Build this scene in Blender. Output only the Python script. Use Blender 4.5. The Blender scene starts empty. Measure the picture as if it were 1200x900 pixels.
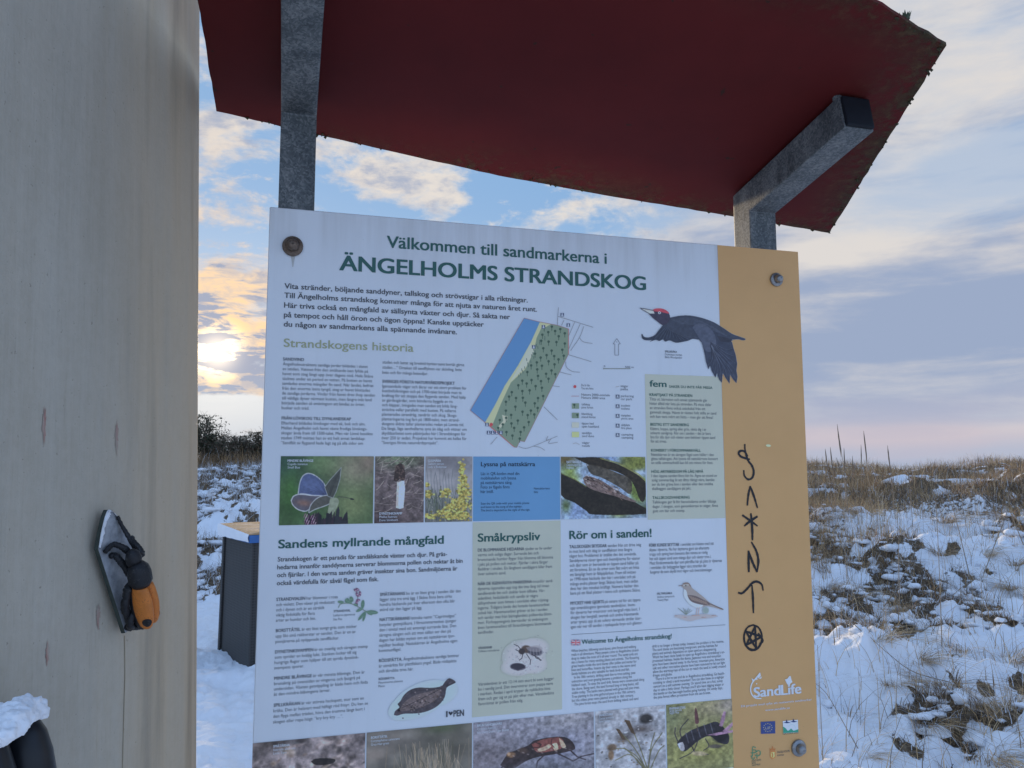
import bpy, bmesh, math, random
import numpy as np
from mathutils import Vector, Matrix

random.seed(7)
rng = np.random.default_rng(11)
SC = bpy.context.scene
COL = SC.collection
PI = math.pi

# ------------------------------------------------------------------ camera
EYE = np.array([0.0, 0.0, 1.58])
FPX, PITCH, ROLL = 920.0, 0.10633, -0.00194
_f = np.array([0, math.cos(PITCH), math.sin(PITCH)])
_r0 = np.array([1.0, 0, 0])
_u0 = np.cross(_r0, _f)
_r = math.cos(ROLL) * _r0 + math.sin(ROLL) * _u0
_u = -math.sin(ROLL) * _r0 + math.cos(ROLL) * _u0
cam = bpy.data.objects.new('camera', bpy.data.cameras.new('camera'))
COL.objects.link(cam)
M4 = Matrix.Identity(4)
for i in range(3):
    M4[i][0], M4[i][1], M4[i][2], M4[i][3] = _r[i], _u[i], -_f[i], EYE[i]
cam.matrix_world = M4
cam.data.sensor_width = 36.0
cam.data.lens = FPX / 1200 * 36
cam.data.clip_start = 0.05
cam.data.clip_end = 6000
SC.camera = cam


def ray(px, py):
    v = _f + _r * (px - 600) / FPX - _u * (py - 450) / FPX
    return v / np.linalg.norm(v)


def hit(px, py, P, N):
    v = ray(px, py)
    return EYE + v * ((P - EYE) @ N) / (v @ N)


# ------------------------------------------------------------------ light, sky, exposure
SUN_DIR = ray(255, 413)
SUN_EL = math.asin(SUN_DIR[2])
SUN_AZ = math.atan2(SUN_DIR[0], SUN_DIR[1])      # clockwise from +Y
SUN_DIR_L = SUN_DIR
sun = bpy.data.objects.new('sun', bpy.data.lights.new('sun', 'SUN'))
COL.objects.link(sun)
sun.rotation_mode = 'QUATERNION'
sun.rotation_quaternion = Vector(SUN_DIR_L).to_track_quat('Z', 'Y')
sun.data.energy = 2.2
sun.data.angle = math.radians(5)
sun.data.color = (1.0, 0.78, 0.52)

SC.view_settings.view_transform = 'Standard'
SC.view_settings.look = 'None'
SC.view_settings.exposure = 1.0
SC.view_settings.gamma = 1.0
SC.view_settings.use_curve_mapping = False
SC.cycles.use_denoising = True
SC.cycles.max_bounces = 6


def lin(c):
    c = np.asarray(c, float) / 255
    return np.where(c <= 0.04045, c / 12.92, ((c + 0.055) / 1.055) ** 2.4)


class NT:
    """small helper for node trees"""
    def __init__(s, tree):
        s.t = tree
        s.t.nodes.clear()

    def n(s, kind, props=None, **inp):
        nd = s.t.nodes.new(kind)
        for k, v in (props or {}).items():
            setattr(nd, k, v)
        for k, v in inp.items():
            key = int(k[1:]) if k[0] == 'i' and k[1:].isdigit() else k.replace('_', ' ')
            sock = nd.inputs[key]
            if isinstance(v, bpy.types.NodeSocket):
                s.t.links.new(v, sock)
            else:
                sock.default_value = v
        return nd

    def math(s, op, a, b=0.0, c=0.0, clamp=False):
        return s.n('ShaderNodeMath', {'operation': op, 'use_clamp': clamp}, i0=a, i1=b, i2=c).outputs[0]

    def vmath(s, op, a, b=(0, 0, 0)):
        return s.n('ShaderNodeVectorMath', {'operation': op}, i0=a, i1=b)

    def ramp(s, fac, stops, interp='LINEAR'):
        nd = s.n('ShaderNodeValToRGB', None, Fac=fac)
        cr = nd.color_ramp
        cr.interpolation = interp
        while len(cr.elements) < len(stops):
            cr.elements.new(0.5)
        for e, (p, c) in zip(cr.elements, stops):
            e.position = p
            e.color = (c, c, c, 1) if isinstance(c, (int, float)) else (*c[:3], 1)
        return nd.outputs[0]

    def noise(s, vec, scale, detail=4.0, rough=0.55, dist=0.0):
        return s.n('ShaderNodeTexNoise', None, Vector=vec, Scale=scale, Detail=detail, Roughness=rough, Distortion=dist).outputs[0]

    def mix(s, fac, a, b, mode='MIX'):
        nd = s.n('ShaderNodeMix', {'data_type': 'RGBA', 'blend_type': mode})
        for k, v in ((0, fac), (6, a), (7, b)):
            if isinstance(v, bpy.types.NodeSocket):
                s.t.links.new(v, nd.inputs[k])
            else:
                nd.inputs[k].default_value = (*v, 1) if isinstance(v, (tuple, list, np.ndarray)) and len(v) == 3 else v
        return nd.outputs[2]


def build_world():
    w = bpy.data.worlds.new('World')
    SC.world = w
    w.use_nodes = True
    k = NT(w.node_tree)
    d = k.n('ShaderNodeTexCoord').outputs['Generated']
    d = k.vmath('NORMALIZE', d).outputs[0]
    x, y, z = k.n('ShaderNodeSeparateXYZ', None, Vector=d).outputs
    sky = k.n('ShaderNodeTexSky', {'sky_type': 'NISHITA', 'sun_disc': False, 'sun_elevation': SUN_EL,
                                    'sun_rotation': SUN_AZ, 'altitude': 0.0, 'air_density': 1.0,
                                    'dust_density': 0.6, 'ozone_density': 2.0})
    az = k.math('ARCTAN2', x, y)
    el = k.math('ARCSINE', z)

    def sm(v, a, b, lo=0.0, hi=1.0):
        return k.n('ShaderNodeMapRange', {'interpolation_type': 'SMOOTHSTEP'}, Value=v, i1=a, i2=b, i3=lo, i4=hi).outputs[0]

    def lerp(f, a, b):
        return k.n('ShaderNodeMix', {'data_type': 'FLOAT'}, i0=f, i2=a, i3=b).outputs[0]

    zc = k.math('ADD', k.math('MAXIMUM', z, 0.0), 0.14)
    P = k.n('ShaderNodeCombineXYZ', None, X=k.math('DIVIDE', x, zc), Y=k.math('DIVIDE', y, zc), Z=0.0).outputs[0]
    A = k.n('ShaderNodeCombineXYZ', None, X=az, Y=k.math('MULTIPLY', el, 2.1), Z=0.0).outputs[0]
    cum = k.noise(A, 7.5, 9, 0.60, 0.35)
    fine = k.noise(A, 26, 6, 0.62, 0.2)
    strat = k.noise(k.vmath('MULTIPLY', A, (1.0, 1.25, 1)).outputs[0], 4.6, 8, 0.6, 0.3)
    wisp = k.noise(k.vmath('ADD', k.vmath('MULTIPLY', A, (1.0, 2.4, 1)).outputs[0], (4.4, 1.7, 0)).outputs[0], 4.0, 8, 0.56, 0.3)

    # cloud banks that hang where they hang: (photo pixel for the direction, half sizes in radians, weight)
    def bank(px, py, sa, se, wgt):
        v = ray(px, py)
        a0, e0 = math.atan2(v[0], v[1]), math.asin(v[2])
        da = k.math('DIVIDE', k.math('SUBTRACT', az, a0), sa)
        de = k.math('DIVIDE', k.math('SUBTRACT', el, e0), se)
        q = k.math('ADD', k.math('MULTIPLY', da, da), k.math('MULTIPLY', de, de))
        return k.math('MULTIPLY', k.math('EXPONENT', k.math('MULTIPLY', q, -1.0)), wgt)

    def banks(*bs):
        t = bank(*bs[0])
        for b_ in bs[1:]:
            t = k.math('ADD', t, bank(*b_))
        return t

    cb = banks((265, 335, .10, .045, .24), (262, 405, .10, .035, .22), (250, 165, .055, .05, .12), (255, 255, .06, .016, .10),
               (490, 215, .12, .040, .16), (690, 245, .060, .018, .16), (815, 270, .070, .022, .17), (590, 250, .05, .02, -.10),
               (265, 288, .08, .018, -.14), (300, 200, .06, .03, -.10), (430, 250, .10, .02, -.14), (265, 455, .08, .008, .16), (640, 225, .05, .02, -.08), (268, 485, .1, .02, -.1))
    right = sm(az, 0.10, 0.30)
    flock = k.noise(k.vmath('ADD', A, (2.6, 8.1, 0)).outputs[0], 19, 8, 0.66, 0.25)
    m_cum = k.math('MAXIMUM', sm(k.math('ADD', k.math('ADD', cum, cb), k.math('MULTIPLY', k.math('SUBTRACT', flock, 0.5), 0.35)), 0.47, 0.66),
                   sm(k.math('ADD', flock, k.math('MULTIPLY', k.math('SUBTRACT', cum, 0.5), 0.6)), 0.50, 0.70, 0.0, 0.75))
    m_str = sm(k.math('ADD', k.math('ADD', 0.25, k.math('MULTIPLY', strat, 0.5)), banks((1110, 420, .35, .10, .30), (1190, 170, .05, .04, -.10), (1130, 200, .06, .02, -.10), (1050, 330, .2, .03, .15))), 0.38, 0.58, 0.45, 1.0)
    mask = lerp(right, m_cum, m_str)
    rear = sm(y, 0.25, -0.35)
    mask = k.math('MULTIPLY', mask, k.math('SUBTRACT', 1.0, k.math('MULTIPLY', rear, 0.85)))
    # closeness to the sun
    dt = k.math('MAXIMUM', k.vmath('DOT_PRODUCT', d, tuple(SUN_DIR)).outputs['Value'], 0.0)
    near = k.math('POWER', dt, 70.0)
    nearer = k.math('POWER', dt, 700.0)
    core = k.math('POWER', dt, 5200.0)
    # thick parts lavender grey, thin parts cream
    th_c = sm(k.math('ADD', k.math('ADD', cum, k.math('MULTIPLY', cb, 0.4)), k.math('MULTIPLY', k.math('SUBTRACT', fine, 0.5), 0.55)), 0.50, 0.74, 0.0, 0.8)
    th_s = sm(k.math('ADD', k.math('ADD', wisp, k.math('MULTIPLY', k.math('SUBTRACT', fine, 0.5), 0.10)),
                     banks((1110, 390, .40, .065, .24), (1000, 275, .10, .022, -.13), (1150, 232, .14, .016, -.10), (960, 300, .05, .014, -.12), (1150, 110, .14, .10, -.14), (1010, 285, .09, .03, -.06), (1150, 470, .3, .012, -.04), (1130, 255, .1, .014, .10))), 0.32, 0.66, 0.12, 1.0)
    low = k.noise(k.vmath('ADD', k.vmath('MULTIPLY', A, (1.0, 2.3, 1)).outputs[0], (9.7, 3.3, 0)).outputs[0], 13.0, 8, 0.62, 0.5)
    th_c = k.math('ADD', th_c, k.math('MULTIPLY', sm(low, 0.41, 0.60), k.math('MULTIPLY', near, 1.1)), clamp=True)
    thick = lerp(right, th_c, th_s)
    E0 = 5.0                                     # display-linear colour -> background units at strength 0.1, exposure 1
    cream = tuple(lin((230, 223, 216)) * E0)
    grey = tuple(lin((156, 171, 199)) * E0)
    ccol = k.mix(thick, cream, grey)
    warm = tuple(lin((255, 212, 158)) * E0 * 1.15)
    ccol = k.mix(k.math('MULTIPLY', near, k.math('SUBTRACT', 1.0, k.math('MULTIPLY', thick, 0.9)), clamp=True), ccol, warm)
    # open sky: the Nishita sky pulled towards a clear winter blue higher up
    blue = k.mix(sm(el, 0.02, 0.36), tuple(lin((190, 205, 224)) * E0), tuple(lin((136, 176, 220)) * E0))
    base = k.mix(0.92, sky.outputs[0], blue)
    col = k.mix(mask, base, ccol)
    # low bank of haze above the sea horizon, with faint pink bands
    hz = sm(el, 0.015, 0.13, 0.8, 0.0)
    pink = k.math('ADD', k.math('MULTIPLY', sm(wisp, 0.40, 0.60), 0.45), banks((1120, 505, .6, .010, .75), (1010, 520, .2, .008, .3), (1100, 545, 1.5, .006, -.3)), clamp=True)
    hcol = k.mix(k.math('MULTIPLY', pink, right), k.mix(right, tuple(lin((186, 203, 222)) * E0), tuple(lin((172, 182, 206)) * E0)), tuple(lin((212, 198, 204)) * E0))
    col = k.mix(hz, col, hcol)
    # the cold clear half of the sky behind the reader
    col = k.mix(k.math('MULTIPLY', rear, sm(z, -0.05, 0.05)), col, k.mix(sm(el, 0.0, 0.7), tuple(np.array((0.60, 0.80, 1.12)) * E0), tuple(np.array((0.36, 0.58, 1.02)) * E0)))
    # the low sun glowing through thin cloud
    glow = k.math('MULTIPLY', k.math('ADD', k.math('MULTIPLY', nearer, 0.08), k.math('MULTIPLY', core, 7.0)), k.math('SUBTRACT', 1.15, k.math('MULTIPLY', thick, 1.0)))
    gcol = k.mix(1.0, (E0, E0 * 0.78, E0 * 0.48), k.n('ShaderNodeCombineColor', None, Red=glow, Green=glow, Blue=glow).outputs[0], 'MULTIPLY')
    col = k.mix(1.0, col, gcol, 'ADD')
    bg = k.n('ShaderNodeBackground', None, Color=col, Strength=0.1)
    k.t.links.new(bg.outputs[0], k.n('ShaderNodeOutputWorld').inputs[0])


build_world()

# ------------------------------------------------------------------ helpers
def new_mat(name, builder, rough=0.6, metal=0.0, spec=0.4):
    m = bpy.data.materials.new(name)
    m.use_nodes = True
    k = NT(m.node_tree)
    b = k.n('ShaderNodeBsdfPrincipled')
    b.inputs['Roughness'].default_value = rough
    b.inputs['Metallic'].default_value = metal
    b.inputs['Specular IOR Level'].default_value = spec
    k.t.links.new(b.outputs[0], k.n('ShaderNodeOutputMaterial').inputs[0])
    builder(k, b)
    return m


def put(k, sock, v):
    if isinstance(v, bpy.types.NodeSocket):
        k.t.links.new(v, sock)
    else:
        sock.default_value = (*v, 1) if hasattr(v, '__len__') and len(v) == 3 else v


def bump(k, b, h, strength=0.3, dist=0.01):
    nd = k.n('ShaderNodeBump', None, Height=h, Strength=strength, Distance=dist)
    k.t.links.new(nd.outputs[0], b.inputs['Normal'])


def objpos(k):
    return k.n('ShaderNodeTexCoord').outputs['Object']


def geopos(k):
    return k.n('ShaderNodeNewGeometry').outputs['Position']


def flat(name, col, var=0.12, scale=40.0, rough=0.6, metal=0.0, spec=0.4):
    def f(k, b):
        c = np.asarray(col, float)
        nz = k.noise(geopos(k), scale, 4, 0.6)
        put(k, b.inputs['Base Color'], k.ramp(nz, [(0.25, tuple(c * (1 - var))), (0.75, tuple(np.minimum(c * (1 + var), 1)))]))
    return new_mat(name, f, rough, metal, spec)


def attr_mat(name, rough=0.5, spec=0.3, mul=None):
    def f(k, b):
        a = k.n('ShaderNodeVertexColor', {'layer_name': 'Col'}).outputs[0]
        put(k, b.inputs['Base Color'], a)
    return new_mat(name, f, rough, 0.0, spec)


def link(name, me, parent=None):
    o = bpy.data.objects.new(name, me)
    COL.objects.link(o)
    if parent is not None:
        o.parent = parent
        o.matrix_parent_inverse = parent.matrix_basis.inverted()
    return o


def mesh_np(name, V, F, mats=None, mi=None, parent=None, smooth=False, col=None):
    """V (n,3); F: list of (k,m) index arrays (all faces of one size per array)"""
    me = bpy.data.meshes.new(name)
    V = np.asarray(V, float)
    if isinstance(F, np.ndarray):
        F = [F]
    F = [np.asarray(f) for f in F if len(f)]
    me.vertices.add(len(V))
    me.vertices.foreach_set('co', V.ravel())
    tot = np.concatenate([np.full(len(f), f.shape[1]) for f in F])
    idx = np.concatenate([f.ravel() for f in F])
    me.loops.add(len(idx))
    me.loops.foreach_set('vertex_index', idx.astype(np.int32))
    me.polygons.add(len(tot))
    me.polygons.foreach_set('loop_start', np.concatenate([[0], np.cumsum(tot)[:-1]]).astype(np.int32))
    me.polygons.foreach_set('loop_total', tot.astype(np.int32))
    for m in (mats or []):
        me.materials.append(m)
    if mi is not None:
        me.polygons.foreach_set('material_index', np.asarray(mi, np.int32))
    if col is not None:
        a = me.color_attributes.new('Col', 'FLOAT_COLOR', 'POINT')
        a.data.foreach_set('color', np.concatenate([col, np.ones((len(col), 1))], 1).astype(np.float32).ravel())
    me.polygons.foreach_set('use_smooth', np.full(len(tot), smooth))
    me.update(calc_edges=True)
    me.validate()
    return link(name, me, parent)


def bm_obj(name, bm, mat, parent=None, smooth=False):
    bmesh.ops.recalc_face_normals(bm, faces=bm.faces)
    me = bpy.data.meshes.new(name)
    bm.to_mesh(me)
    bm.free()
    for m in (mat if isinstance(mat, (list, tuple)) else [mat]):
        me.materials.append(m)
    if smooth:
        me.polygons.foreach_set('use_smooth', [True] * len(me.polygons))
    return link(name, me, parent)


def tag(o, label=None, cat=None, group=None, kind=None):
    for key, v in (('label', label), ('category', cat), ('group', group), ('kind', kind)):
        if v:
            o[key] = v
    return o


def empty(name, loc):
    o = bpy.data.objects.new(name, None)
    COL.objects.link(o)
    o.location = Vector(loc)
    o.empty_display_size = 0.1
    bpy.context.view_layer.update()
    return o


def extrude_poly(bm, ring, vec):
    """closed prism from a planar ring of points moved by vec"""
    a = [bm.verts.new(Vector(p)) for p in ring]
    b = [bm.verts.new(Vector(p) + Vector(vec)) for p in ring]
    n = len(ring)
    bm.faces.new(a)
    bm.faces.new(b[::-1])
    for i in range(n):
        bm.faces.new((a[i], b[i], b[(i + 1) % n], a[(i + 1) % n]))


def bevel(bm, w, seg=2):
    bmesh.ops.remove_doubles(bm, verts=bm.verts, dist=1e-6)
    bmesh.ops.bevel(bm, geom=list(bm.edges), offset=w, segments=seg, affect='EDGES', profile=0.7)


def tube_np(pts, rad, sides=8):
    """verts, quads of a capped tube along pts with radius per point"""
    pts = np.asarray(pts, float)
    n = len(pts)
    rad = np.broadcast_to(np.asarray(rad, float), (n,))
    T = np.gradient(pts, axis=0)
    T /= np.linalg.norm(T, axis=1)[:, None] + 1e-12
    ref = np.array([0.31, 0.52, 0.79])
    A = np.cross(T, ref)
    A /= np.linalg.norm(A, axis=1)[:, None] + 1e-12
    B = np.cross(T, A)
    th = np.arange(sides) * 2 * PI / sides
    V = (pts[:, None] + rad[:, None, None] * (np.cos(th)[None, :, None] * A[:, None] + np.sin(th)[None, :, None] * B[:, None])).reshape(-1, 3)
    q = []
    for i in range(n - 1):
        for j in range(sides):
            q.append((i * sides + j, i * sides + (j + 1) % sides, (i + 1) * sides + (j + 1) % sides, (i + 1) * sides + j))
    V = np.concatenate([V, pts[:1], pts[-1:]])
    c0, c1 = len(V) - 2, len(V) - 1
    t = [(j, c0, (j + 1) % sides) for j in range(sides)]
    o = (n - 1) * sides
    t += [(o + j, o + (j + 1) % sides, c1) for j in range(sides)]
    return V, np.array(q), np.array(t)


def join_np(parts):
    V, Q, T = [], [], []
    o = 0
    for v, q, t in parts:
        V.append(v)
        if len(q):
            Q.append(np.asarray(q) + o)
        if len(t):
            T.append(np.asarray(t) + o)
        o += len(v)
    return np.concatenate(V), [np.concatenate(A) for A in (Q, T) if A]


def spline(pts, n=8):
    pts = np.asarray(pts, float)
    out = []
    P = np.concatenate([[2 * pts[0] - pts[1]], pts, [2 * pts[-1] - pts[-2]]])
    for i in range(1, len(P) - 2):
        for t in np.linspace(0, 1, n, endpoint=False):
            a, b, c, d = P[i - 1:i + 3]
            out.append(0.5 * (2 * b + (c - a) * t + (2 * a - 5 * b + 4 * c - d) * t * t + (3 * b - a - 3 * c + d) * t ** 3))
    out.append(pts[-1])
    return np.array(out)


# value noise in numpy --------------------------------------------------------
def _hash(ix, iy, s):
    h = (ix.astype(np.int64) * 374761393 + iy.astype(np.int64) * 668265263 + s * 974634777) & 0xffffffff
    h = ((h ^ (h >> 13)) * 1274126177) & 0xffffffff
    return ((h ^ (h >> 16)) & 0xffff) / 65535.0


def vnoise(x, y, s=0):
    ix, iy = np.floor(x), np.floor(y)
    fx, fy = x - ix, y - iy
    fx = fx * fx * fx * (fx * (fx * 6 - 15) + 10)
    fy = fy * fy * fy * (fy * (fy * 6 - 15) + 10)
    a, b = _hash(ix, iy, s), _hash(ix + 1, iy, s)
    c, d = _hash(ix, iy + 1, s), _hash(ix + 1, iy + 1, s)
    return (a * (1 - fx) + b * fx) * (1 - fy) + (c * (1 - fx) + d * fx) * fy


def fbm(x, y, s=0, o=5, g=0.5):
    t, a, n = 0.0, 1.0, 0.0
    x, y = np.asarray(x, float), np.asarray(y, float)
    for i in range(o):
        t = t + a * vnoise(x, y, s + i)
        n += a
        a *= g
        x, y = x * 2.03 + 17.1, y * 2.03 - 9.3
    return t / n


def sstep(a, b, x):
    t = np.clip((np.asarray(x, float) - a) / (b - a), 0, 1)
    return t * t * (3 - 2 * t)
# ------------------------------------------------------------------ terrain
def height(x, y):
    """height of the snow surface; the trodden path stays near zero, the dunes climb to eye level"""
    x, y = np.asarray(x, float), np.asarray(y, float)
    yy = np.maximum(y, 0.3)
    az = x / yy
    right = sstep(-0.02, 0.28, az)
    zr = np.interp(yy, [0, 3.0, 4.3, 6.3, 8.5, 12, 16, 20, 24, 40, 90, 4000],
                   [0, 0.0, 0.06, 0.30, 0.52, 0.84, 1.14, 1.42, 1.46, 1.1, 0.3, 0.0])
    zl = np.interp(yy, [0, 9.6, 11.5, 14.5, 17.5, 20, 24, 40, 90, 4000],
                   [0, 0.0, 0.50, 1.00, 1.42, 1.60, 1.60, 1.1, 0.3, 0.0])
    z = zl * (1 - right) + zr * right
    z = z + right * 0.16 * sstep(0.5, 0.68, az) * sstep(6, 14, yy)
    amp = right * sstep(1.5, 5, yy) + (1 - right) * (0.18 + 0.82 * sstep(9.0, 12, yy))
    amp = amp * (1 - 0.6 * sstep(30, 60, yy)) * sstep(-2, 2.5, y)
    h = (fbm(x * 0.9 + 5, y * 0.9, 3, 3) - 0.5) * 0.62
    h = h + np.abs(fbm(x * 1.9, y * 1.9, 21, 3) - 0.5) * -0.34 + 0.05
    h = h + (fbm(x * 5.2, y * 5.2, 33, 3) - 0.5) * 0.19
    h = h + (fbm(x * 15, y * 15, 43, 2) - 0.5) * 0.035
    fade = 1 - 0.75 * sstep(12, 26, yy)
    crest = 1 - 0.45 * sstep(15, 20, yy) * (1 - sstep(30, 50, yy))
    z = z + right * (fbm(x * 0.42 + 3, y * 0.3, 131, 3) - 0.5) * 0.85 * sstep(13, 17, yy) * (1 - sstep(28, 45, yy))
    z = z + h * amp * crest * (0.4 + 0.6 * fade)
    steps = (fbm(x * 3.3, y * 3.3, 61, 3) - 0.5) * 0.11 + (np.abs(fbm(x * 7, y * 7, 71, 3) - 0.5) - 0.12) * 0.10
    z = z + steps * (1 - amp) * sstep(1.0, 3.5, np.hypot(x, y)) * (1 - sstep(30, 60, yy))
    # drift heaped against the box
    z = z + 0.10 * np.exp(-((x + 2.85) ** 2 + (y - 6.75) ** 2) / 0.10)
    return z


def veg_density(x, y):
    """0..1 how much dead vegetation breaks through the snow"""
    x, y = np.asarray(x, float), np.asarray(y, float)
    yy = np.maximum(y, 0.3)
    az = x / yy
    right = sstep(0.1, 0.3, az)
    cl = fbm(x * 1.5 + 40, y * 1.5, 81, 4)
    cl2 = fbm(x * 5.5, y * 5.5, 91, 3)
    thr = np.interp(yy, [2, 5, 7, 9, 11, 14, 20], [0.625, 0.60, 0.55, 0.515, 0.455, 0.37, 0.38])
    d = sstep(thr, thr + 0.07, cl * 0.64 + cl2 * 0.36) * right * sstep(2.5, 4, yy)
    thl = np.interp(yy, [9.0, 10.2, 11, 16.5, 18.5], [0.8, 0.25, 0.45, 0.45, 0.2])
    d2 = sstep(thl, thl + 0.07, cl * 0.6 + cl2 * 0.4) * (1 - right) * sstep(9.4, 10.2, yy)
    # a drift of open snow on the far right
    open_ = np.exp(-((az - 0.50) / 0.16) ** 2 - ((yy - 11.5) / 2.0) ** 2)
    d = d * (1 - 0.9 * open_)
    return np.clip(np.maximum(d, d2), 0, 1) * (1 - sstep(60, 90, yy))


def build_ground():
    th = np.concatenate([np.radians(np.linspace(-180, -41, 70)), np.radians(np.linspace(-40, 40, 760)), np.radians(np.linspace(41, 180, 70))])
    r = np.concatenate([np.geomspace(0.25, 2.5, 14), np.geomspace(2.55, 26, 470), np.geomspace(26.4, 4000, 50)])
    TH, RR = np.meshgrid(th, r)
    X, Y = RR * np.sin(TH), RR * np.cos(TH)
    Z = height(X, Y)
    D = veg_density(X, Y)
    lit = fbm(X * 7, Y * 7, 111, 3)
    n, m = X.shape
    i = np.arange(n - 1)[:, None] * m
    j = np.arange(m - 1)[None]
    a = (i + j).ravel()
    F = np.stack([a, a + 1, a + m + 1, a + m], 1)
    inner = len(X.ravel())
    V = np.stack([X, Y, Z], -1).reshape(-1, 3)
    V = np.concatenate([V, [[0, 0, float(height(0.0, 0.0))]]])
    fan = np.array([(inner, k + 1, k) for k in range(m - 1)])
    col = np.repeat(np.concatenate([D.ravel(), [0]])[:, None], 3, 1)
    col[:-1, 1] = lit.ravel()

    def f(k, b):
        a = k.n('ShaderNodeVertexColor', {'layer_name': 'Col'}).outputs[0]
        s = k.n('ShaderNodeSeparateColor', None, Color=a)
        p = geopos(k)
        br = k.noise(p, 14, 5, 0.7)
        d = k.math('ADD', s.outputs[0], k.math('MULTIPLY', k.math('SUBTRACT', br, 0.5), 2.2))
        mk = k.ramp(d, [(0.40, 0.0), (0.58, 1.0)])
        mk = k.math('MULTIPLY', mk, k.ramp(s.outputs[0], [(0.03, 0.0), (0.25, 1.0)]))
        earth = k.ramp(k.noise(p, 26, 4, 0.65), [(0.3, (0.045, 0.031, 0.021)), (0.52, (0.13, 0.093, 0.058)), (0.72, (0.25, 0.19, 0.125))])
        snow = k.ramp(k.noise(p, 3.0, 4, 0.6), [(0.3, (0.80, 0.82, 0.86)), (0.7, (0.86, 0.875, 0.90))])
        put(k, b.inputs['Base Color'], k.mix(mk, snow, earth))
        hgt = k.math('ADD', k.math('MULTIPLY', k.noise(p, 22, 5, 0.65), 0.6), k.math('MULTIPLY', k.noise(p, 140, 3, 0.6), 0.25))
        bump(k, b, hgt, 0.55, 0.03)
    m_ = new_mat('snow_and_dead_grass', f, 0.75, 0, 0.25)
    o = mesh_np('ground', V, [F, fan], [m_], None, None, True, col)
    tag(o, 'snow covered ground rising into low dunes', 'ground', kind='structure')
    return o


build_ground()


# ------------------------------------------------------------------ vegetation
def blades(name, N, sampler, hgt, wid, lean, cols, mat, seg=3, seed=1, snow=0.0):
    """many curved grass blades as one mesh; sampler(n, rg) gives x, y and a size factor"""
    rg = np.random.default_rng(seed)
    x, y, s = sampler(N, rg)
    n = len(x)
    z = height(x, y) - 0.015
    H = hgt[0] + (hgt[1] - hgt[0]) * rg.random(n) ** 1.4
    H = H * s
    L = rg.uniform(lean[0], lean[1], n)
    az = rg.uniform(0, 2 * PI, n)
    wa = az + PI / 2 + rg.uniform(-0.5, 0.5, n)
    W = rg.uniform(wid[0], wid[1], n)
    dx, dy = np.cos(az), np.sin(az)
    V = np.zeros((n, seg * 2 + 1, 3))
    for i in range(seg + 1):
        t = i / seg
        out = H * L * (t ** 1.8)
        up = H * (t - 0.42 * np.clip(L, 0, 1.5) * t ** 2.2)
        px, py, pz = x + dx * out, y + dy * out, z + up
        if i < seg:
            w = W * (1 - 0.75 * t) * 0.5
            V[:, 2 * i] = np.stack([px - np.cos(wa) * w, py - np.sin(wa) * w, pz], 1)
            V[:, 2 * i + 1] = np.stack([px + np.cos(wa) * w, py + np.sin(wa) * w, pz], 1)
        else:
            V[:, 2 * seg] = np.stack([px, py, pz], 1)
    base = (np.arange(n) * (2 * seg + 1))[:, None]
    quads = np.concatenate([base + np.array([[2 * i, 2 * i + 1, 2 * i + 3, 2 * i + 2]]) for i in range(seg - 1)])
    tris = base + np.array([[2 * seg - 2, 2 * seg - 1, 2 * seg]])
    c = np.asarray(cols)[rg.integers(0, len(cols), n)] * rg.uniform(0.7, 1.25, (n, 1))
    if snow:
        k = rg.random(n) < snow
        c[k] = (0.78, 0.80, 0.84)
    C = np.repeat(c, 2 * seg + 1, 0)
    return mesh_np(name, V.reshape(-1, 3), [quads, tris], [mat], None, None, False, np.clip(C, 0, 1))


M_BLADE = attr_mat('dry_blade', 0.7, 0.2)
TAN = [(0.60, 0.40, 0.20), (0.50, 0.32, 0.155), (0.66, 0.47, 0.26), (0.38, 0.25, 0.13), (0.55, 0.39, 0.22)]
BROWN = [(0.12, 0.08, 0.05), (0.07, 0.047, 0.031), (0.19, 0.13, 0.08), (0.26, 0.185, 0.12)]


def sector(y0, y1, a0, a1, thr, pw=1.0):
    def s(N, rg):
        m = N * 6
        yy = y0 + (y1 - y0) * rg.random(m) ** pw
        xx = yy * rg.uniform(a0, a1, m)
        d = veg_density(xx, yy)
        keep = rg.random(m) < np.clip((d - thr) / (1 - thr), 0, 1)
        k = np.where(keep)[0][:N]
        return xx[k], yy[k], 0.6 + 0.4 * d[k]
    return s


def loose(y0, y1, a0, a1, pw=1.0):
    def s(N, rg):
        yy = y0 + (y1 - y0) * rg.random(N) ** pw
        xx = yy * rg.uniform(a0, a1, N)
        return xx, yy, np.ones(N)
    return s


def stuff(o, label, cat):
    tag(o, label, cat, kind='stuff')


stuff(blades('dead_twigs', 76000, sector(3.6, 15, 0.14, 0.75, 0.15, 0.8), (0.03, 0.19), (0.0025, 0.007), (0.3, 1.7), BROWN + TAN[3:4], M_BLADE, 3, 2, 0.22),
      'dark brown dead twigs and roots breaking through the snow on the dune', 'undergrowth')
stuff(blades('dune_grass', 56000, sector(8.5, 24, 0.02, 0.78, 0.10, 0.8), (0.12, 0.42), (0.0035, 0.009), (0.15, 1.2), TAN + BROWN[2:] + [(0.36, 0.20, 0.11)], M_BLADE, 3, 3, 0.05),
      'dry tan grass covering the upper dune beyond the sign', 'grass')
stuff(blades('crest_grass', 8500, loose(18.5, 23.5, -0.1, 0.78), (0.10, 0.32), (0.005, 0.012), (0.2, 0.9), BROWN + TAN[:3], M_BLADE, 3, 4, 0.02),
      'short brown grass along the crest of the dune', 'grass')
stuff(blades('sparse_grass', 5200, loose(3.4, 15, 0.32, 0.75, 0.8), (0.10, 0.55), (0.0022, 0.0055), (0.05, 1.4), TAN[:4] + BROWN[2:], M_BLADE, 4, 5),
      'thin single dry grass stems standing in the snow', 'grass')
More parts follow.
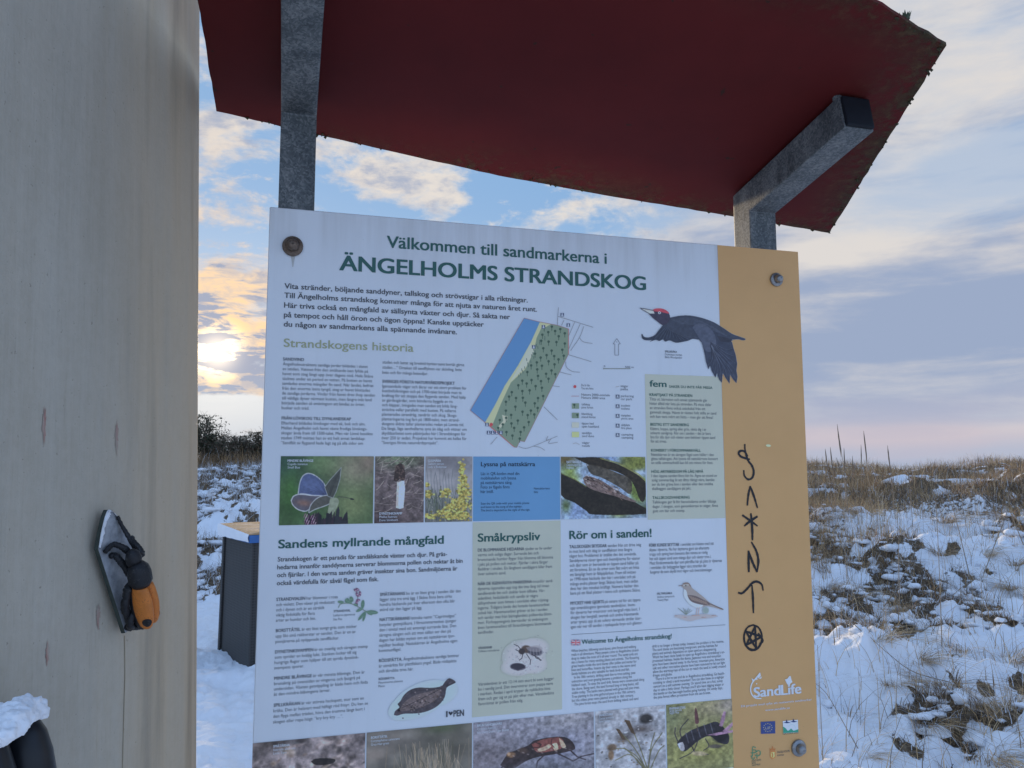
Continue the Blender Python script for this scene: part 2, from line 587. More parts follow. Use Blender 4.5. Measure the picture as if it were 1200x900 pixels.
stuff(blades('standing_grass', 5000, loose(8.0, 16.5, 0.335, 0.47, 0.7), (0.12, 0.5), (0.003, 0.0065), (0.1, 1.0), TAN + BROWN[2:], M_BLADE, 4, 15),
      'dense standing tan grass on the dune close to the sign edge', 'grass')
stuff(blades('bank_grass', 30000, sector(9.4, 19.5, -0.47, -0.12, 0.15), (0.06, 0.34), (0.003, 0.009), (0.2, 1.5), BROWN + TAN[3:4], M_BLADE, 3, 6, 0.4),
      'snow dusted dead grass on the bank beyond the dark box', 'grass')
stuff(blades('bank_top_grass', 15000, loose(19.0, 21.5, -0.47, -0.1), (0.2, 0.65), (0.006, 0.013), (0.15, 1.1), BROWN[2:] + TAN[1:2] + TAN[3:4], M_BLADE, 3, 7, 0.02),
      'tall tan grass on top of the bank below the dark shrubs', 'grass')


def snow_pads():
    """snow lying in cushions on the flattened vegetation"""
    rg = np.random.default_rng(77)
    bm = bmesh.new()
    bmesh.ops.create_icosphere(bm, subdivisions=2, radius=1.0)
    B = np.array([v.co[:] for v in bm.verts])
    Fb = np.array([[v.index for v in f.verts] for f in bm.faces])
    bm.free()
    V, F, o = [], [], 0
    n = 0
    while n < 1500:
        if rg.random() < 0.72:
            y = 3.6 + 8 * rg.random() ** 0.8
            x = y * rg.uniform(0.3, 0.75)
        else:
            y = rg.uniform(9.6, 19)
            x = y * rg.uniform(-0.46, -0.27)
        if veg_density(x, y) < 0.25:
            continue
        r = (0.012 + 0.045 * rg.random() ** 2) * (0.8 + y / 16)
        s = np.array([r * rg.uniform(0.8, 1.9), r * rg.uniform(0.7, 1.4), r * rg.uniform(0.35, 0.75)])
        a = rg.uniform(0, 6.28)
        q = B * s * (1 + (fbm(B[:, 0] * 2.3 + n, B[:, 1] * 2.3 + B[:, 2], 7, 2)[:, None] - 0.5) * 1.5)
        q = np.stack([q[:, 0] * math.cos(a) - q[:, 1] * math.sin(a), q[:, 0] * math.sin(a) + q[:, 1] * math.cos(a), q[:, 2]], 1)
        z = float(height(x, y)) + rg.uniform(-0.01, 0.05)
        V.append(q + np.array([x, y, z]))
        F.append(Fb + o)
        o += len(B)
        n += 1
    ob = mesh_np('snow_cushions', np.concatenate(V), [np.concatenate(F)], [M_PAD], None, None, True)
    stuff(ob, 'small cushions of snow caught on the flattened dead grass', 'snow')


def f_pad(k, b):
    p = geopos(k)
    put(k, b.inputs['Base Color'], k.ramp(k.noise(p, 3.0, 4, 0.6), [(0.3, (0.80, 0.82, 0.86)), (0.7, (0.86, 0.875, 0.90))]))
    bump(k, b, k.noise(p, 60, 5, 0.65), 0.5, 0.012)


M_PAD = new_mat('caught_snow', f_pad, 0.75, 0, 0.25)
snow_pads()


def tussock_mesh(seed, n=170, dark=False):
    rg = np.random.default_rng(seed)
    parts, C = [], []
    seg = 5
    V = np.zeros((n, seg * 2 + 1, 3))
    az = rg.normal(rg.uniform(0, 6.28), 1.0, n)
    r0 = rg.random(n) ** 0.5 * 0.11
    H = 0.05 + 0.25 * rg.random(n) ** 2.2
    L = rg.uniform(0.5, 3.0, n)
    W = rg.uniform(0.0016, 0.0042, n)
    a2 = rg.uniform(0, 6.28, n)
    for i in range(seg + 1):
        t = i / seg
        out = r0 + H * L * t ** 1.5
        up = -0.03 + H * (1.15 * t - 0.5 * np.clip(L, 0, 2.0) * t ** 2.3)
        px, py = np.cos(az) * out + 0.03 * np.cos(a2), np.sin(az) * out + 0.03 * np.sin(a2)
        w = W * (1 - 0.8 * t) / 2
        sx, sy = -np.sin(az) * w, np.cos(az) * w
        if i < seg:
            V[:, 2 * i] = np.stack([px - sx, py - sy, up], 1)
            V[:, 2 * i + 1] = np.stack([px + sx, py + sy, up + 0.001], 1)
        else:
            V[:, 2 * seg] = np.stack([px, py, up], 1)
    base = (np.arange(n) * (2 * seg + 1))[:, None]
    quads = np.concatenate([base + np.array([[2 * i, 2 * i + 1, 2 * i + 3, 2 * i + 2]]) for i in range(seg - 1)])
    tris = base + np.array([[2 * seg - 2, 2 * seg - 1, 2 * seg]])
    pal = np.asarray((BROWN + TAN) if dark else (TAN + BROWN[2:]))
    c = pal[rg.integers(0, len(pal), n)] * rg.uniform(0.75, 1.2, (n, 1))
    k = rg.random(n) < 0.08
    c[k] = (0.75, 0.78, 0.82)
    return V.reshape(-1, 3), [quads, tris], np.repeat(np.clip(c, 0, 1), 2 * seg + 1, 0)


def ground_at(px, py):
    """where the view ray through a photo pixel meets the terrain"""
    v = ray(px, py)
    ts = np.geomspace(1.5, 60, 1500)
    P = EYE[None] + ts[:, None] * v[None]
    below = P[:, 2] < height(P[:, 0], P[:, 1])
    k = int(np.argmax(below)) if below.any() else len(ts) - 1
    p = P[k].copy()
    p[2] = float(height(p[0], p[1]))
    return p


TUSS = [(1022, 748, 1.0), (1105, 800, 1.15), (1085, 848, 0.8), (1160, 715, 1.1), (1150, 880, 1.2), (1185, 772, 0.9), (1120, 690, 0.9),
        (1000, 700, 0.8), (970, 690, 0.7), (1068, 720, 0.9), (1190, 660, 1.1), (1040, 660, 0.9), (985, 640, 0.9), (1100, 650, 0.9),
        (1010, 885, 0.5), (1130, 760, 0.8), (955, 720, 0.8), (1180, 835, 1.0), (1075, 775, 0.7), (1150, 650, 1.0), (1060, 620, 1.2),
        (960, 610, 1.2), (1010, 600, 1.2), (1105, 610, 1.2), (1190, 690, 1.0), (1040, 800, 0.6), (1195, 610, 1.1), (1000, 655, 1.0),
        (972, 668, 1.0), (1145, 822, 0.8)]
_tm = []
for q in range(5):
    V, F, C = tussock_mesh(100 + q, 230, q in (1, 3))
    o = mesh_np('grass_tussock', V, F, [M_BLADE], None, None, False, C)
    _tm.append(o)
for q, (px, py, s) in enumerate(TUSS):
    src = _tm[q % 5]
    o = src if q < 5 else src.copy()
    if q >= 5:
        COL.objects.link(o)
    o.location = Vector(ground_at(px, py))
    o.rotation_euler = (0, 0, random.uniform(0, 6.28))
    o.scale = (s, s, s * random.uniform(0.8, 1.1))
    tag(o, 'drooping tussock of dry beige grass poking out of the dune snow', 'grass tussock', 'grass tussocks on the snowy dune')

# tall stalks with a seed head, standing against the sky (photo pixels: foot, tip)
STALK = [((993, 575), (981, 497), 'tallest seed stalk above the dune, second row nearest the sign'), ((1022, 575), (1012, 505), ''),
         ((1048, 580), (1040, 522), ''), ((975, 570), (967, 526), ''), ((979, 568), (973, 524), ''), ((990, 570), (989, 525), ''),
         ((994, 560), (980, 536), ''), ((997, 562), (999, 534), ''), ((1009, 560), (1009, 521), ''), ((1068, 590), (1064, 547), ''),
         ((1141, 565), (1143, 539), ''), ((1127, 575), (1124, 545), ''), ((1197, 560), (1195, 534), ''), ((958, 560), (957, 538), '')]
M_STALK = flat('dry_stalk', (0.27, 0.21, 0.15), 0.25, 200, 0.8)
M_HEAD = flat('seed_head', (0.21, 0.16, 0.115), 0.35, 300, 0.9)
for (fx, fy), (tx, ty), _ in STALK:
    a = ground_at(fx, fy + 30)
    dep = a[1]
    v = ray(tx, ty)
    tip = EYE + v * (dep / v[1])
    v = ray(fx, fy)
    foot = EYE + v * (dep / v[1])
    foot[2] = min(foot[2], float(height(foot[0], foot[1])) - 0.03)
    mid = foot * 0.45 + tip * 0.55 + np.array([random.uniform(-.02, .02), 0, 0])
    L = np.linalg.norm(tip - foot)
    root = empty('grass_stalk', foot)
    tag(root, 'tall dry seed stalk rising from the dune crest against the pale sky', 'grass stalk', 'seed stalks above the dune crest')
    c = spline([foot, mid, tip], 6)
    V, Q, T = tube_np(c, np.linspace(0.0045, 0.0028, len(c)), 5)
    mesh_np('stem', V, [Q, T], [M_STALK], None, root)
    hl = 0.36
    hp = np.array([tip * (1 - t) + (foot * hl + tip * (1 - hl)) * t for t in np.linspace(0, 1, 9)])
    hr = np.array([0.003, 0.008, 0.012, 0.013, 0.014, 0.013, 0.012, 0.009, 0.004]) * (0.62 if L > 0.9 else 0.42)
    hr = hr * np.random.default_rng(int(fx)).uniform(0.8, 1.15, 9)
    V, Q, T = tube_np(hp, hr, 7)
    mesh_np('seed_head', V, [Q, T], [M_HEAD], None, root, True)


# long bare stems in front of the dune, close to the sign
def long_stem(pts, r, seed):
    c = spline(pts, 8)
    return tube_np(c, np.linspace(r, r * 0.5, len(c)), 5)


LONG = [[(964, 905), (964, 880), (961, 820), (958, 756)], [(1006, 878), (990, 850), (970, 815), (955, 800)],
        [(1115, 800), (1070, 787), (1040, 765), (1020, 747)], [(1052, 742), (1054, 700), (1053, 650), (1055, 610)],
        [(1104, 760), (1102, 700), (1100, 650), (1097, 590)], [(1140, 690), (1128, 640), (1118, 600), (1108, 575)],
        [(1150, 680), (1165, 640), (1180, 600), (1182, 575)], [(1010, 740), (990, 722), (975, 715), (962, 710)],
        [(1200, 640), (1192, 620), (1186, 605), (1183, 598)], [(1035, 712), (1050, 690), (1068, 655), (1074, 640)]]
for L in LONG:
    a = ground_at(min(max(L[0][0], 966), 1199), min(L[0][1], 899))
    P = []
    for px, py in L:
        v = ray(px, py)
        P.append(EYE + v * (a[1] / v[1]))
    V, Q, T = long_stem(P, 0.0028 * a[1] / 4.5, 1)
    o = mesh_np('dry_stem', V, [Q, T], [M_STALK], None, None)
    tag(o, 'long bare dry stem leaning over the snow beside the sign', 'dry stem', 'long bare stems over the snow')


# shrubs and small pines on the bank to the left
M_LEAF = attr_mat('shrub_leaf', 0.6, 0.25)
M_BARK = flat('shrub_bark', (0.12, 0.088, 0.064), 0.3, 60, 0.9)


def shrub(px, ptop, dist, wid, pal, dense, label, seed):
    rg = np.random.default_rng(seed)
    v = ray(px, 540)
    x, y = v[0] / v[1] * dist, dist
    z0 = float(height(x, y)) - 0.05
    v = ray(px, ptop)
    H = EYE[2] + v[2] / v[1] * dist - z0
    root = empty('shrub', (x, y, z0))
    tag(root, label, 'shrub', 'shrubs on the bank against the sky')
    parts = []
    ends = []
    for b in range(13):
        a = rg.uniform(0, 2 * PI)
        e = np.array([x + math.cos(a) * wid * rg.uniform(0.15, 0.9), y + math.sin(a) * wid * rg.uniform(0.1, 0.7), z0 + H * rg.uniform(0.45, 1.0)])
        s = np.array([x + rg.normal(0, 0.06), y + rg.normal(0, 0.06), z0 - 0.05])
        m = (s + e) / 2 + np.array([rg.normal(0, 0.12), rg.normal(0, 0.1), 0.1])
        c = spline([s, m, e], 6)
        parts.append(tube_np(c, np.linspace(0.02, 0.005, len(c)), 5))
        ends += [c[int(i)] for i in np.linspace(4, len(c) - 1, 7)]
        for _ in range(11):
            q = c[rg.integers(4, len(c))]
            g = q + np.array([rg.normal(0, 0.22), rg.normal(0, 0.2), rg.uniform(0.0, 0.26)])
            parts.append(tube_np([q, (q + g) / 2 + rg.normal(0, 0.02, 3), g], [0.006, 0.004, 0.002], 4))
            ends += [g, (q + g) / 2]
    V, F = join_np(parts)
    mesh_np('stem', V, F, [M_BARK], None, root)
    ends = np.array(ends)
    n = int(dense * 0.5)
    c = ends[rg.integers(0, len(ends), n)] + rg.normal(0, 0.05, (n, 3))
    c[:, 2] = np.clip(c[:, 2], z0, z0 + H * 1.02)
    d1 = rg.normal(0, 1, (n, 3))
    d1 /= np.linalg.norm(d1, axis=1)[:, None]
    d2 = np.cross(d1, rg.normal(0, 1, (n, 3)))
    d2 /= np.linalg.norm(d2, axis=1)[:, None]
    s = rg.uniform(0.018, 0.042, (n, 1))
    V = np.stack([c - d1 * s, c + d2 * s * 0.4, c + d1 * s, c - d2 * s * 0.4], 1).reshape(-1, 3)
    Q = np.arange(n * 4).reshape(-1, 4)
    pal = np.asarray(pal)
    cc = pal[rg.integers(0, len(pal), n)] * rg.uniform(0.6, 1.4, (n, 1))
    mesh_np('foliage', V, [Q], [M_LEAF], None, root, False, np.repeat(np.clip(cc, 0, 1), 4, 0))


GREEN = [(0.055, 0.065, 0.038), (0.075, 0.08, 0.045), (0.045, 0.05, 0.032), (0.10, 0.085, 0.055)]
DUN = [(0.12, 0.09, 0.06), (0.16, 0.12, 0.08), (0.08, 0.062, 0.043), (0.20, 0.155, 0.11)]
shrub(238, 492, 20.5, 0.45, GREEN, 5200, 'dark green small pine right beside the pillar edge', 1)
shrub(252, 500, 21.0, 0.42, GREEN + DUN[:1], 4200, 'dark green bushy shrub second from the pillar edge', 2)
shrub(266, 513, 20.2, 0.40, DUN + GREEN[:2], 3000, 'low twiggy brown shrub below the bright cloud gap', 3)
shrub(281, 512, 20.8, 0.42, DUN, 2800, 'bare brown shrub halfway between the pillar and the sign', 4)
shrub(295, 509, 20.6, 0.42, DUN + GREEN[:1], 3600, 'dense grey brown shrub close to the sign panel', 5)
shrub(308, 508, 20.3, 0.40, GREEN + DUN, 4000, 'dark olive shrub partly hidden by the left edge of the sign panel', 6)
shrub(222, 488, 21.2, 0.5, GREEN, 4500, 'dark green pine mostly hidden behind the pillar', 7)
# ------------------------------------------------------------------ the information sign: frame of reference
YAW = 0.27868
BD = np.array([math.cos(YAW), math.sin(YAW), 0])          # along the board, left to right
BN = np.array([math.sin(YAW), -math.cos(YAW), 0])         # out of its printed face
BZ = np.array([0, 0, 1.0])
BO = np.array([-0.39461, 1.24263, 0.42430]) + EYE          # upper left corner of the printed face
PANEL_H = 0.985


def bp(u, v, n=0.0):
    return BO + BD * u - BZ * v + BN * n


def uv(px, py):
    q = hit(px, py, BO, BN) - BO
    return np.array([q @ BD, -q @ BZ])


def wh(c):
    """printed colour from the colour seen in the photo, relative to the white of the board (142,164,203)"""
    a = lin(c) / lin((142, 164, 203)) * 0.74
    g = a @ np.array([0.3, 0.55, 0.15])
    return np.clip(a * 0.86 + g[..., None] * 0.14, 0, 0.8)


sign = empty('information_sign', bp(0.48, BO[2], -0.04))
tag(sign, 'large nature information board on two steel posts under a red tilted roof plate', 'information sign')

# --- galvanised steel
def f_galv(k, b):
    p = geopos(k)
    sp = k.n('ShaderNodeTexVoronoi', {'feature': 'F1'}, Vector=k.vmath('ADD', p, k.vmath('MULTIPLY', k.n('ShaderNodeTexNoise', None, Vector=p, Scale=30.0).outputs[1], (0.02, 0.02, 0.02)).outputs[0]).outputs[0], Scale=330.0).outputs['Color']
    g = k.n('ShaderNodeSeparateColor', None, Color=sp).outputs[0]
    n2 = k.noise(k.vmath('MULTIPLY', p, (1, 1, 0.35)).outputs[0], 22, 6, 0.7)
    m = k.math('ADD', k.math('MULTIPLY', g, 0.28), k.math('MULTIPLY', n2, 0.9))
    put(k, b.inputs['Base Color'], k.ramp(m, [(0.3, (0.050, 0.058, 0.062)), (0.55, (0.11, 0.12, 0.124)), (0.8, (0.24, 0.245, 0.24))]))
    put(k, b.inputs['Roughness'], k.ramp(n2, [(0.3, 0.42), (0.7, 0.68)]))
    bump(k, b, n2, 0.12, 0.003)


M_GALV = new_mat('galvanised_steel', f_galv, 0.5, 0.35, 0.4)
M_CAP = flat('black_plastic_cap', (0.010, 0.012, 0.017), 0.2, 60, 0.6, 0, 0.2)
ARM_A = math.radians(10.5)


def post(u0, vb, length):
    """square tube, vertical, then mitred into an arm that rises towards the reader"""
    w = 0.058
    nf, nb = -0.0105, -0.0105 - 0.06
    t = math.tan((PI / 2 - ARM_A) / 2)                     # mitre half angle
    vt = -vb                                               # height above board top of the inner bend
    front_bend = (nf, vt)
    # outer bend: mitre line from the inner bend going back and up
    ob = (nb, vt + 0.06 * t)
    ca, sa = math.cos(ARM_A), math.sin(ARM_A)
    e1 = (nf + length * ca, vt + length * sa)
    tt = (0.06 / 1.0)
    e2 = (e1[0] - 0.06 * sa, e1[1] + 0.06 * ca)
    zb = -(BO[2] + 0.3)
    prof = [(nf, zb), front_bend, e1, e2, ob, (nb, zb)]
    bm = bmesh.new()
    extrude_poly(bm, [bp(u0, -z, n) for n, z in prof], BD * w)
    bmesh.ops.recalc_face_normals(bm, faces=bm.faces)
    bevel(bm, 0.0035, 2)
    o = bm_obj('post', bm, M_GALV, sign)
    bm = bmesh.new()
    c1 = np.array(e1)
    # cap pushed into the open tube end, a little proud
    out = np.array([ca, sa])
    k = 0.0025
    a, b_ = np.array(e1), np.array(e2)
    dn = (b_ - a) / np.linalg.norm(b_ - a)
    ring = [bp(u0 + k, -(a + dn * k)[1], (a + dn * k)[0]), bp(u0 + w - k, -(a + dn * k)[1], (a + dn * k)[0]),
            bp(u0 + w - k, -(b_ - dn * k)[1], (b_ - dn * k)[0]), bp(u0 + k, -(b_ - dn * k)[1], (b_ - dn * k)[0])]
    vec = BN * out[0] * 0.008 + BZ * out[1] * 0.008
    extrude_poly(bm, [p - vec * 0.25 for p in ring], vec)
    bmesh.ops.recalc_face_normals(bm, faces=bm.faces)
    bevel(bm, 0.003, 2)
    bm_obj('end_cap', bm, M_CAP, o)
    # bolt head that carries the roof plate
    mid = (a * 0.0 + b_) - out * 0.012
    for s in (0.008,):
        base = bp(u0 + s, -(mid + dn * -0.004)[1], (mid + dn * -0.004)[0])
        V, Q, T = tube_np([base, base + (BN * dn[0] + BZ * dn[1]) * 0.02], 0.008, 10)
        mesh_np('roof_stud', V, [Q, T], [M_GALV], None, o, False)
    return o


post(0.9017, -0.078, 0.282)
post(0.0129, -0.168, 0.30)

# --- roof plate
_t = math.radians(10.5)
R_S = BN * math.cos(_t) + BZ * math.sin(_t)
R_E = BD * 0.89 - BZ * 0.09
R_E /= np.linalg.norm(R_E)
R_N = np.cross(R_E, R_S)
R_N /= np.linalg.norm(R_N)
R_S2 = np.cross(R_N, R_E)
R_P = bp(0.93, -0.145, 0.0)
if R_N[2] < 0:
    R_N = -R_N


def f_roof(k, b):
    p = geopos(k)
    q = k.n('ShaderNodeVertexColor', {'layer_name': 'Col'}).outputs[0]
    e = k.n('ShaderNodeSeparateColor', None, Color=q).outputs[0]     # closeness to the rim
    n1 = k.noise(p, 3.5, 5, 0.6)
    n2 = k.noise(p, 55, 5, 0.7)
    n3 = k.noise(p, 9, 4, 0.65)
    paint = k.ramp(n1, [(0.3, (0.082, 0.0085, 0.008)), (0.7, (0.114, 0.012, 0.011))])
    paint = k.mix(k.ramp(n2, [(0.66, 0.0), (0.74, 0.5)]), paint, (0.09, 0.018, 0.02))
    moss = k.ramp(n2, [(0.3, (0.020, 0.015, 0.009)), (0.55, (0.058, 0.040, 0.019)), (0.75, (0.12, 0.085, 0.036))])
    m = k.math('MULTIPLY', k.ramp(e, [(0.05, 0.0), (0.95, 1.0)]), k.ramp(k.math('ADD', k.math('MULTIPLY', n2, 0.55), k.math('MULTIPLY', n3, 0.75)), [(0.56, 0.0), (0.68, 1.0)]))
    specks = k.ramp(k.noise(p, 38, 2, 0.5), [(0.735, 0.0), (0.755, 0.8)])
    put(k, b.inputs['Base Color'], k.mix(specks, k.mix(m, paint, moss), (0.03, 0.018, 0.012)))
    bump(k, b, k.math('ADD', k.math('MULTIPLY', n2, m), k.math('MULTIPLY', n1, 0.2)), 0.5, 0.004)


M_ROOF = new_mat('red_painted_steel', f_roof, 0.7, 0.0, 0.15)
ROOF_POLY = [(-1.034, -0.158), (-0.92, -0.1645), (-0.683, -0.173), (-0.495, -0.179), (-0.289, -0.173), (0.023, -0.153), (0.259, -0.140),
             (0.048, 0.402), (-0.118, 0.44), (-0.55, 0.50), (-1.066, 0.56)]


def build_roof():
    P = np.array(ROOF_POLY)
    # fine grid clipped by the outline keeps room for rim wear
    segs = []
    for i in range(len(P)):
        a, b = P[i], P[(i + 1) % len(P)]
        n = max(2, int(np.linalg.norm(b - a) / 0.02))
        for t in np.linspace(0, 1, n, endpoint=False):
            segs.append(a * (1 - t) + b * t)
    ring = np.array(segs)
    nrm = len(ring)
    c = np.array([-0.4, 0.17])
    rg = np.random.default_rng(5)
    wob = rg.normal(0, 0.0007, (nrm, 2))
    layers = []
    ins = [0.0, 0.012, 0.03, 0.055, 0.085, 0.13, 0.5]
    for d in ins:
        di = ring - c
        L = np.linalg.norm(di, axis=1)[:, None]
        layers.append((c + di * np.maximum(1 - d / L * 1.25, 0.05) if d < 0.4 else c + di * 0.25) + (wob if d == 0 else 0))
    V, C, F, T = [], [], [], []
    # wear is heaviest along the right end and the back edge
    for side in (0, 1):
        for li, Lr in enumerate(layers):
            for j, (e, s) in enumerate(Lr):
                z = 0.006 if side else 0.0
                V.append(R_P + R_E * e + R_S2 * s + R_N * z)
                wear = [1.0, 0.8, 0.5, 0.3, 0.12, 0.0, 0.0][li]
                k = 1.0 if e > -0.05 + 0.0 and s > -0.12 else 0.8
                if e < -0.6 and s < 0:
                    k = 0.35
                if e < -0.95:
                    k = 0.1
                C.append((wear * k, 0, 0))
    m = len(layers)
    for side in (0, 1):
        o = side * m * nrm
        for li in range(m - 1):
            for j in range(nrm):
                F.append((o + li * nrm + j, o + li * nrm + (j + 1) % nrm, o + (li + 1) * nrm + (j + 1) % nrm, o + (li + 1) * nrm + j))
        V.append(R_P + R_E * c[0] + R_S2 * c[1] + R_N * (0.006 if side else 0.0))
        C.append((0, 0, 0))
    for side in (0, 1):
        o = side * m * nrm + (m - 1) * nrm
        ci = 2 * m * nrm + side
        for j in range(nrm):
            T.append((o + j, o + (j + 1) % nrm, ci))
    for j in range(nrm):
        F.append((j, (j + 1) % nrm, m * nrm + (j + 1) % nrm, m * nrm + j))
    ob = mesh_np('roof', V, [np.array(F), np.array(T)], [M_ROOF], None, sign, False, np.array(C, float))
    bm = bmesh.new()
    bm.from_mesh(ob.data)
    bmesh.ops.recalc_face_normals(bm, faces=bm.faces)
    bm.to_mesh(ob.data)
    bm.free()
    return ob


roof = build_roof()
# moss crumbs and lichen tufts hanging on the rim
M_MOSS = flat('moss', (0.055, 0.05, 0.026), 0.5, 120, 0.95)


def crumbs():
    rg = np.random.default_rng(9)
    parts = []
    edges = [((-1.0, -0.160), (-0.80, -0.170), 26), ((-0.8, -0.170), (-0.289, -0.175), 60), ((-0.289, -0.173), (0.259, -0.140), 50),
             ((0.259, -0.140), (0.048, 0.402), 90), ((0.048, 0.402), (-0.118, 0.44), 30)]
    for a, b, n in edges:
        a, b = np.array(a), np.array(b)
        inn = np.array([-0.4, 0.15]) - (a + b) / 2
        inn /= np.linalg.norm(inn)
        for _ in range(n):
            t = rg.random()
            if float(fbm(t * 9.0 + n, 0.7, 3, 3)) < 0.5 and rg.random() < 0.8:
                continue
            q = a * (1 - t) + b * t + inn * (abs(rg.normal(0, 0.006)) - 0.001)
            s = rg.uniform(0.0012, 0.0042)
            if rg.random() < 0.06:
                s *= 1.6
            c = R_P + R_E * q[0] + R_S2 * q[1] + R_N * rg.uniform(-0.002, 0.003)
            v = np.array([[1, 0, 0], [-1, 0, 0], [0, 1, 0], [0, -1, 0], [0, 0, 1], [0, 0, -1]], float) * s * rg.uniform(0.5, 1.4, (6, 1)) + c
            t8 = np.array([(0, 2, 4), (2, 1, 4), (1, 3, 4), (3, 0, 4), (2, 0, 5), (1, 2, 5), (3, 1, 5), (0, 3, 5)])
            parts.append((v, [], t8))
    V, F = join_np(parts)
    o = mesh_np('moss_crumbs', V, F, [M_MOSS], None, roof)
    o['kind'] = 'stuff'
    # the small green tuft standing on the upper rim
    rg = np.random.default_rng(4)
    base = hit(1060, 26, R_P + R_N * 0.006, R_N)
    parts = []
    for _ in range(70):
        a = rg.uniform(0, 2 * PI)
        d = np.array([math.cos(a), math.sin(a), 0]) * rg.uniform(0, 0.008)
        e = base + d * 1.5 + np.array([0, 0, rg.uniform(0.003, 0.016)])
        w = np.array([-math.sin(a), math.cos(a), 0]) * 0.0022
        m = (base + d * 0.6 + e) / 2
        parts.append((np.array([base + d * 0.4, m - w, e, m + w]), np.array([[0, 1, 2, 3]]), []))
    V, F = join_np(parts)
    mesh_np('moss_tuft', V, F, [flat('moss_green', (0.075, 0.095, 0.06), 0.4, 300, 0.9)], None, roof)


crumbs()

# --- panel
def f_panel(k, b):
    p = geopos(k)
    nz = k.noise(p, 7, 5, 0.6)
    st = k.noise(k.vmath('MULTIPLY', p, (30, 30, 2.2)).outputs[0], 1.2, 4, 0.6)
    sp = k.ramp(k.noise(p, 210, 2, 0.5), [(0.76, 0.0), (0.80, 0.35)])
    c = k.ramp(nz, [(0.3, (0.72, 0.735, 0.75)), (0.7, (0.76, 0.775, 0.79))])
    c = k.mix(k.ramp(st, [(0.55, 0.0), (0.8, 0.13)]), c, (0.48, 0.47, 0.43))
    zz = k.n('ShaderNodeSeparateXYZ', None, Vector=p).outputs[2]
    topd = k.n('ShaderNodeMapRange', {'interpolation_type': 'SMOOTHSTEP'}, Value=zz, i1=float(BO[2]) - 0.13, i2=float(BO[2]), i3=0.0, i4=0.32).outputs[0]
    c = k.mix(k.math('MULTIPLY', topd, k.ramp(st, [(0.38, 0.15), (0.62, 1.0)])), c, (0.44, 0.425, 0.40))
    put(k, b.inputs['Base Color'], k.mix(sp, c, (0.42, 0.40, 0.36)))
    put(k, b.inputs['Roughness'], k.ramp(nz, [(0.3, 0.30), (0.7, 0.42)]))


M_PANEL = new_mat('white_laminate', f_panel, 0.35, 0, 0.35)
bm = bmesh.new()
extrude_poly(bm, [bp(0, 0), bp(1, 0), bp(1, PANEL_H), bp(0, PANEL_H)], -BN * 0.009)
bmesh.ops.recalc_face_normals(bm, faces=bm.faces)
bevel(bm, 0.0012, 1)
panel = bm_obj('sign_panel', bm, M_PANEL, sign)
LAY = 0.0004


def quad(name, pts, layer, mat, parent=panel):
    V = [bp(u, v, LAY * layer) for u, v in pts]
    return mesh_np(name, V, [np.array([[0, 1, 2, 3]])], [mat], None, parent)


def rect(name, u0, v0, u1, v1, layer, mat, parent=panel):
    return quad(name, [(u0, v0), (u0, v1), (u1, v1), (u1, v0)], layer, mat, parent)


def f_sand(k, b):
    p = geopos(k)
    nz = k.noise(p, 6, 5, 0.6)
    c = k.ramp(nz, [(0.3, (0.68, 0.37, 0.14)), (0.7, (0.74, 0.41, 0.16))])
    sp = k.ramp(k.noise(p, 160, 2, 0.5), [(0.77, 0.0), (0.81, 0.4)])
    put(k, b.inputs['Base Color'], k.mix(sp, c, (0.30, 0.18, 0.09)))
    put(k, b.inputs['Roughness'], k.ramp(nz, [(0.3, 0.30), (0.7, 0.42)]))


US = 0.8204
rect('sand_stripe', US, 0.0006, 0.9994, PANEL_H - 0.0006, 1, new_mat('sand_print', f_sand, 0.35, 0, 0.35))
M_SAGE = flat('sage_print', wh((135, 153, 163)), 0.04, 9, 0.36)
M_BLUE = flat('blue_print', wh((66, 120, 186)), 0.04, 9, 0.36)
a, b = uv(755.6, 438.4), uv(849.4, 607)
rect('text_field', a[0], a[1], US - 0.0005, b[1], 1, M_SAGE)
a, b = uv(553.8, 612.2), uv(659, 831)
rect('text_field', a[0], a[1], uv(656.8, 610)[0], b[1], 1, M_SAGE)
ROW_A, ROW_B = 0.4052, 0.5135
ROW_C = 0.8392
rect('blue_field', uv(554.5, 540)[0], ROW_A, uv(656, 540)[0], ROW_B, 1, M_BLUE)

# --- bolts
M_BOLT = flat('steel_bolt', (0.30, 0.30, 0.30), 0.3, 150, 0.38, 0.8)
M_RUST = flat('rusty_bolt', (0.17, 0.125, 0.095), 0.4, 250, 0.5, 0.6)


def bolt(px, py, mat, r=0.0165, u=None, v=None):
    if u is None:
        u, v = uv(px, py)
    def ringpts(rad, n, seg=24, rot=0.0):
        return [bp(u + rad * math.cos(rot + i * 2 * PI / seg), v + rad * math.sin(rot + i * 2 * PI / seg), n) for i in range(seg)]
    parts = []
    prof = [(r, 0.0011), (r, 0.004), (r * 0.9, 0.0052), (r * 0.60, 0.0056), (r * 0.60, 0.0066), (r * 0.57, 0.012), (r * 0.48, 0.0155), (r * 0.3, 0.0175), (0.001, 0.018)]
    seg = 28
    V = np.concatenate([ringpts(a, n, seg) for a, n in prof])
    Q = [(i * seg + j, i * seg + (j + 1) % seg, (i + 1) * seg + (j + 1) % seg, (i + 1) * seg + j) for i in range(len(prof) - 1) for j in range(seg)]
    return mesh_np('bolt', V, [np.array(Q)], [mat], None, sign, True)


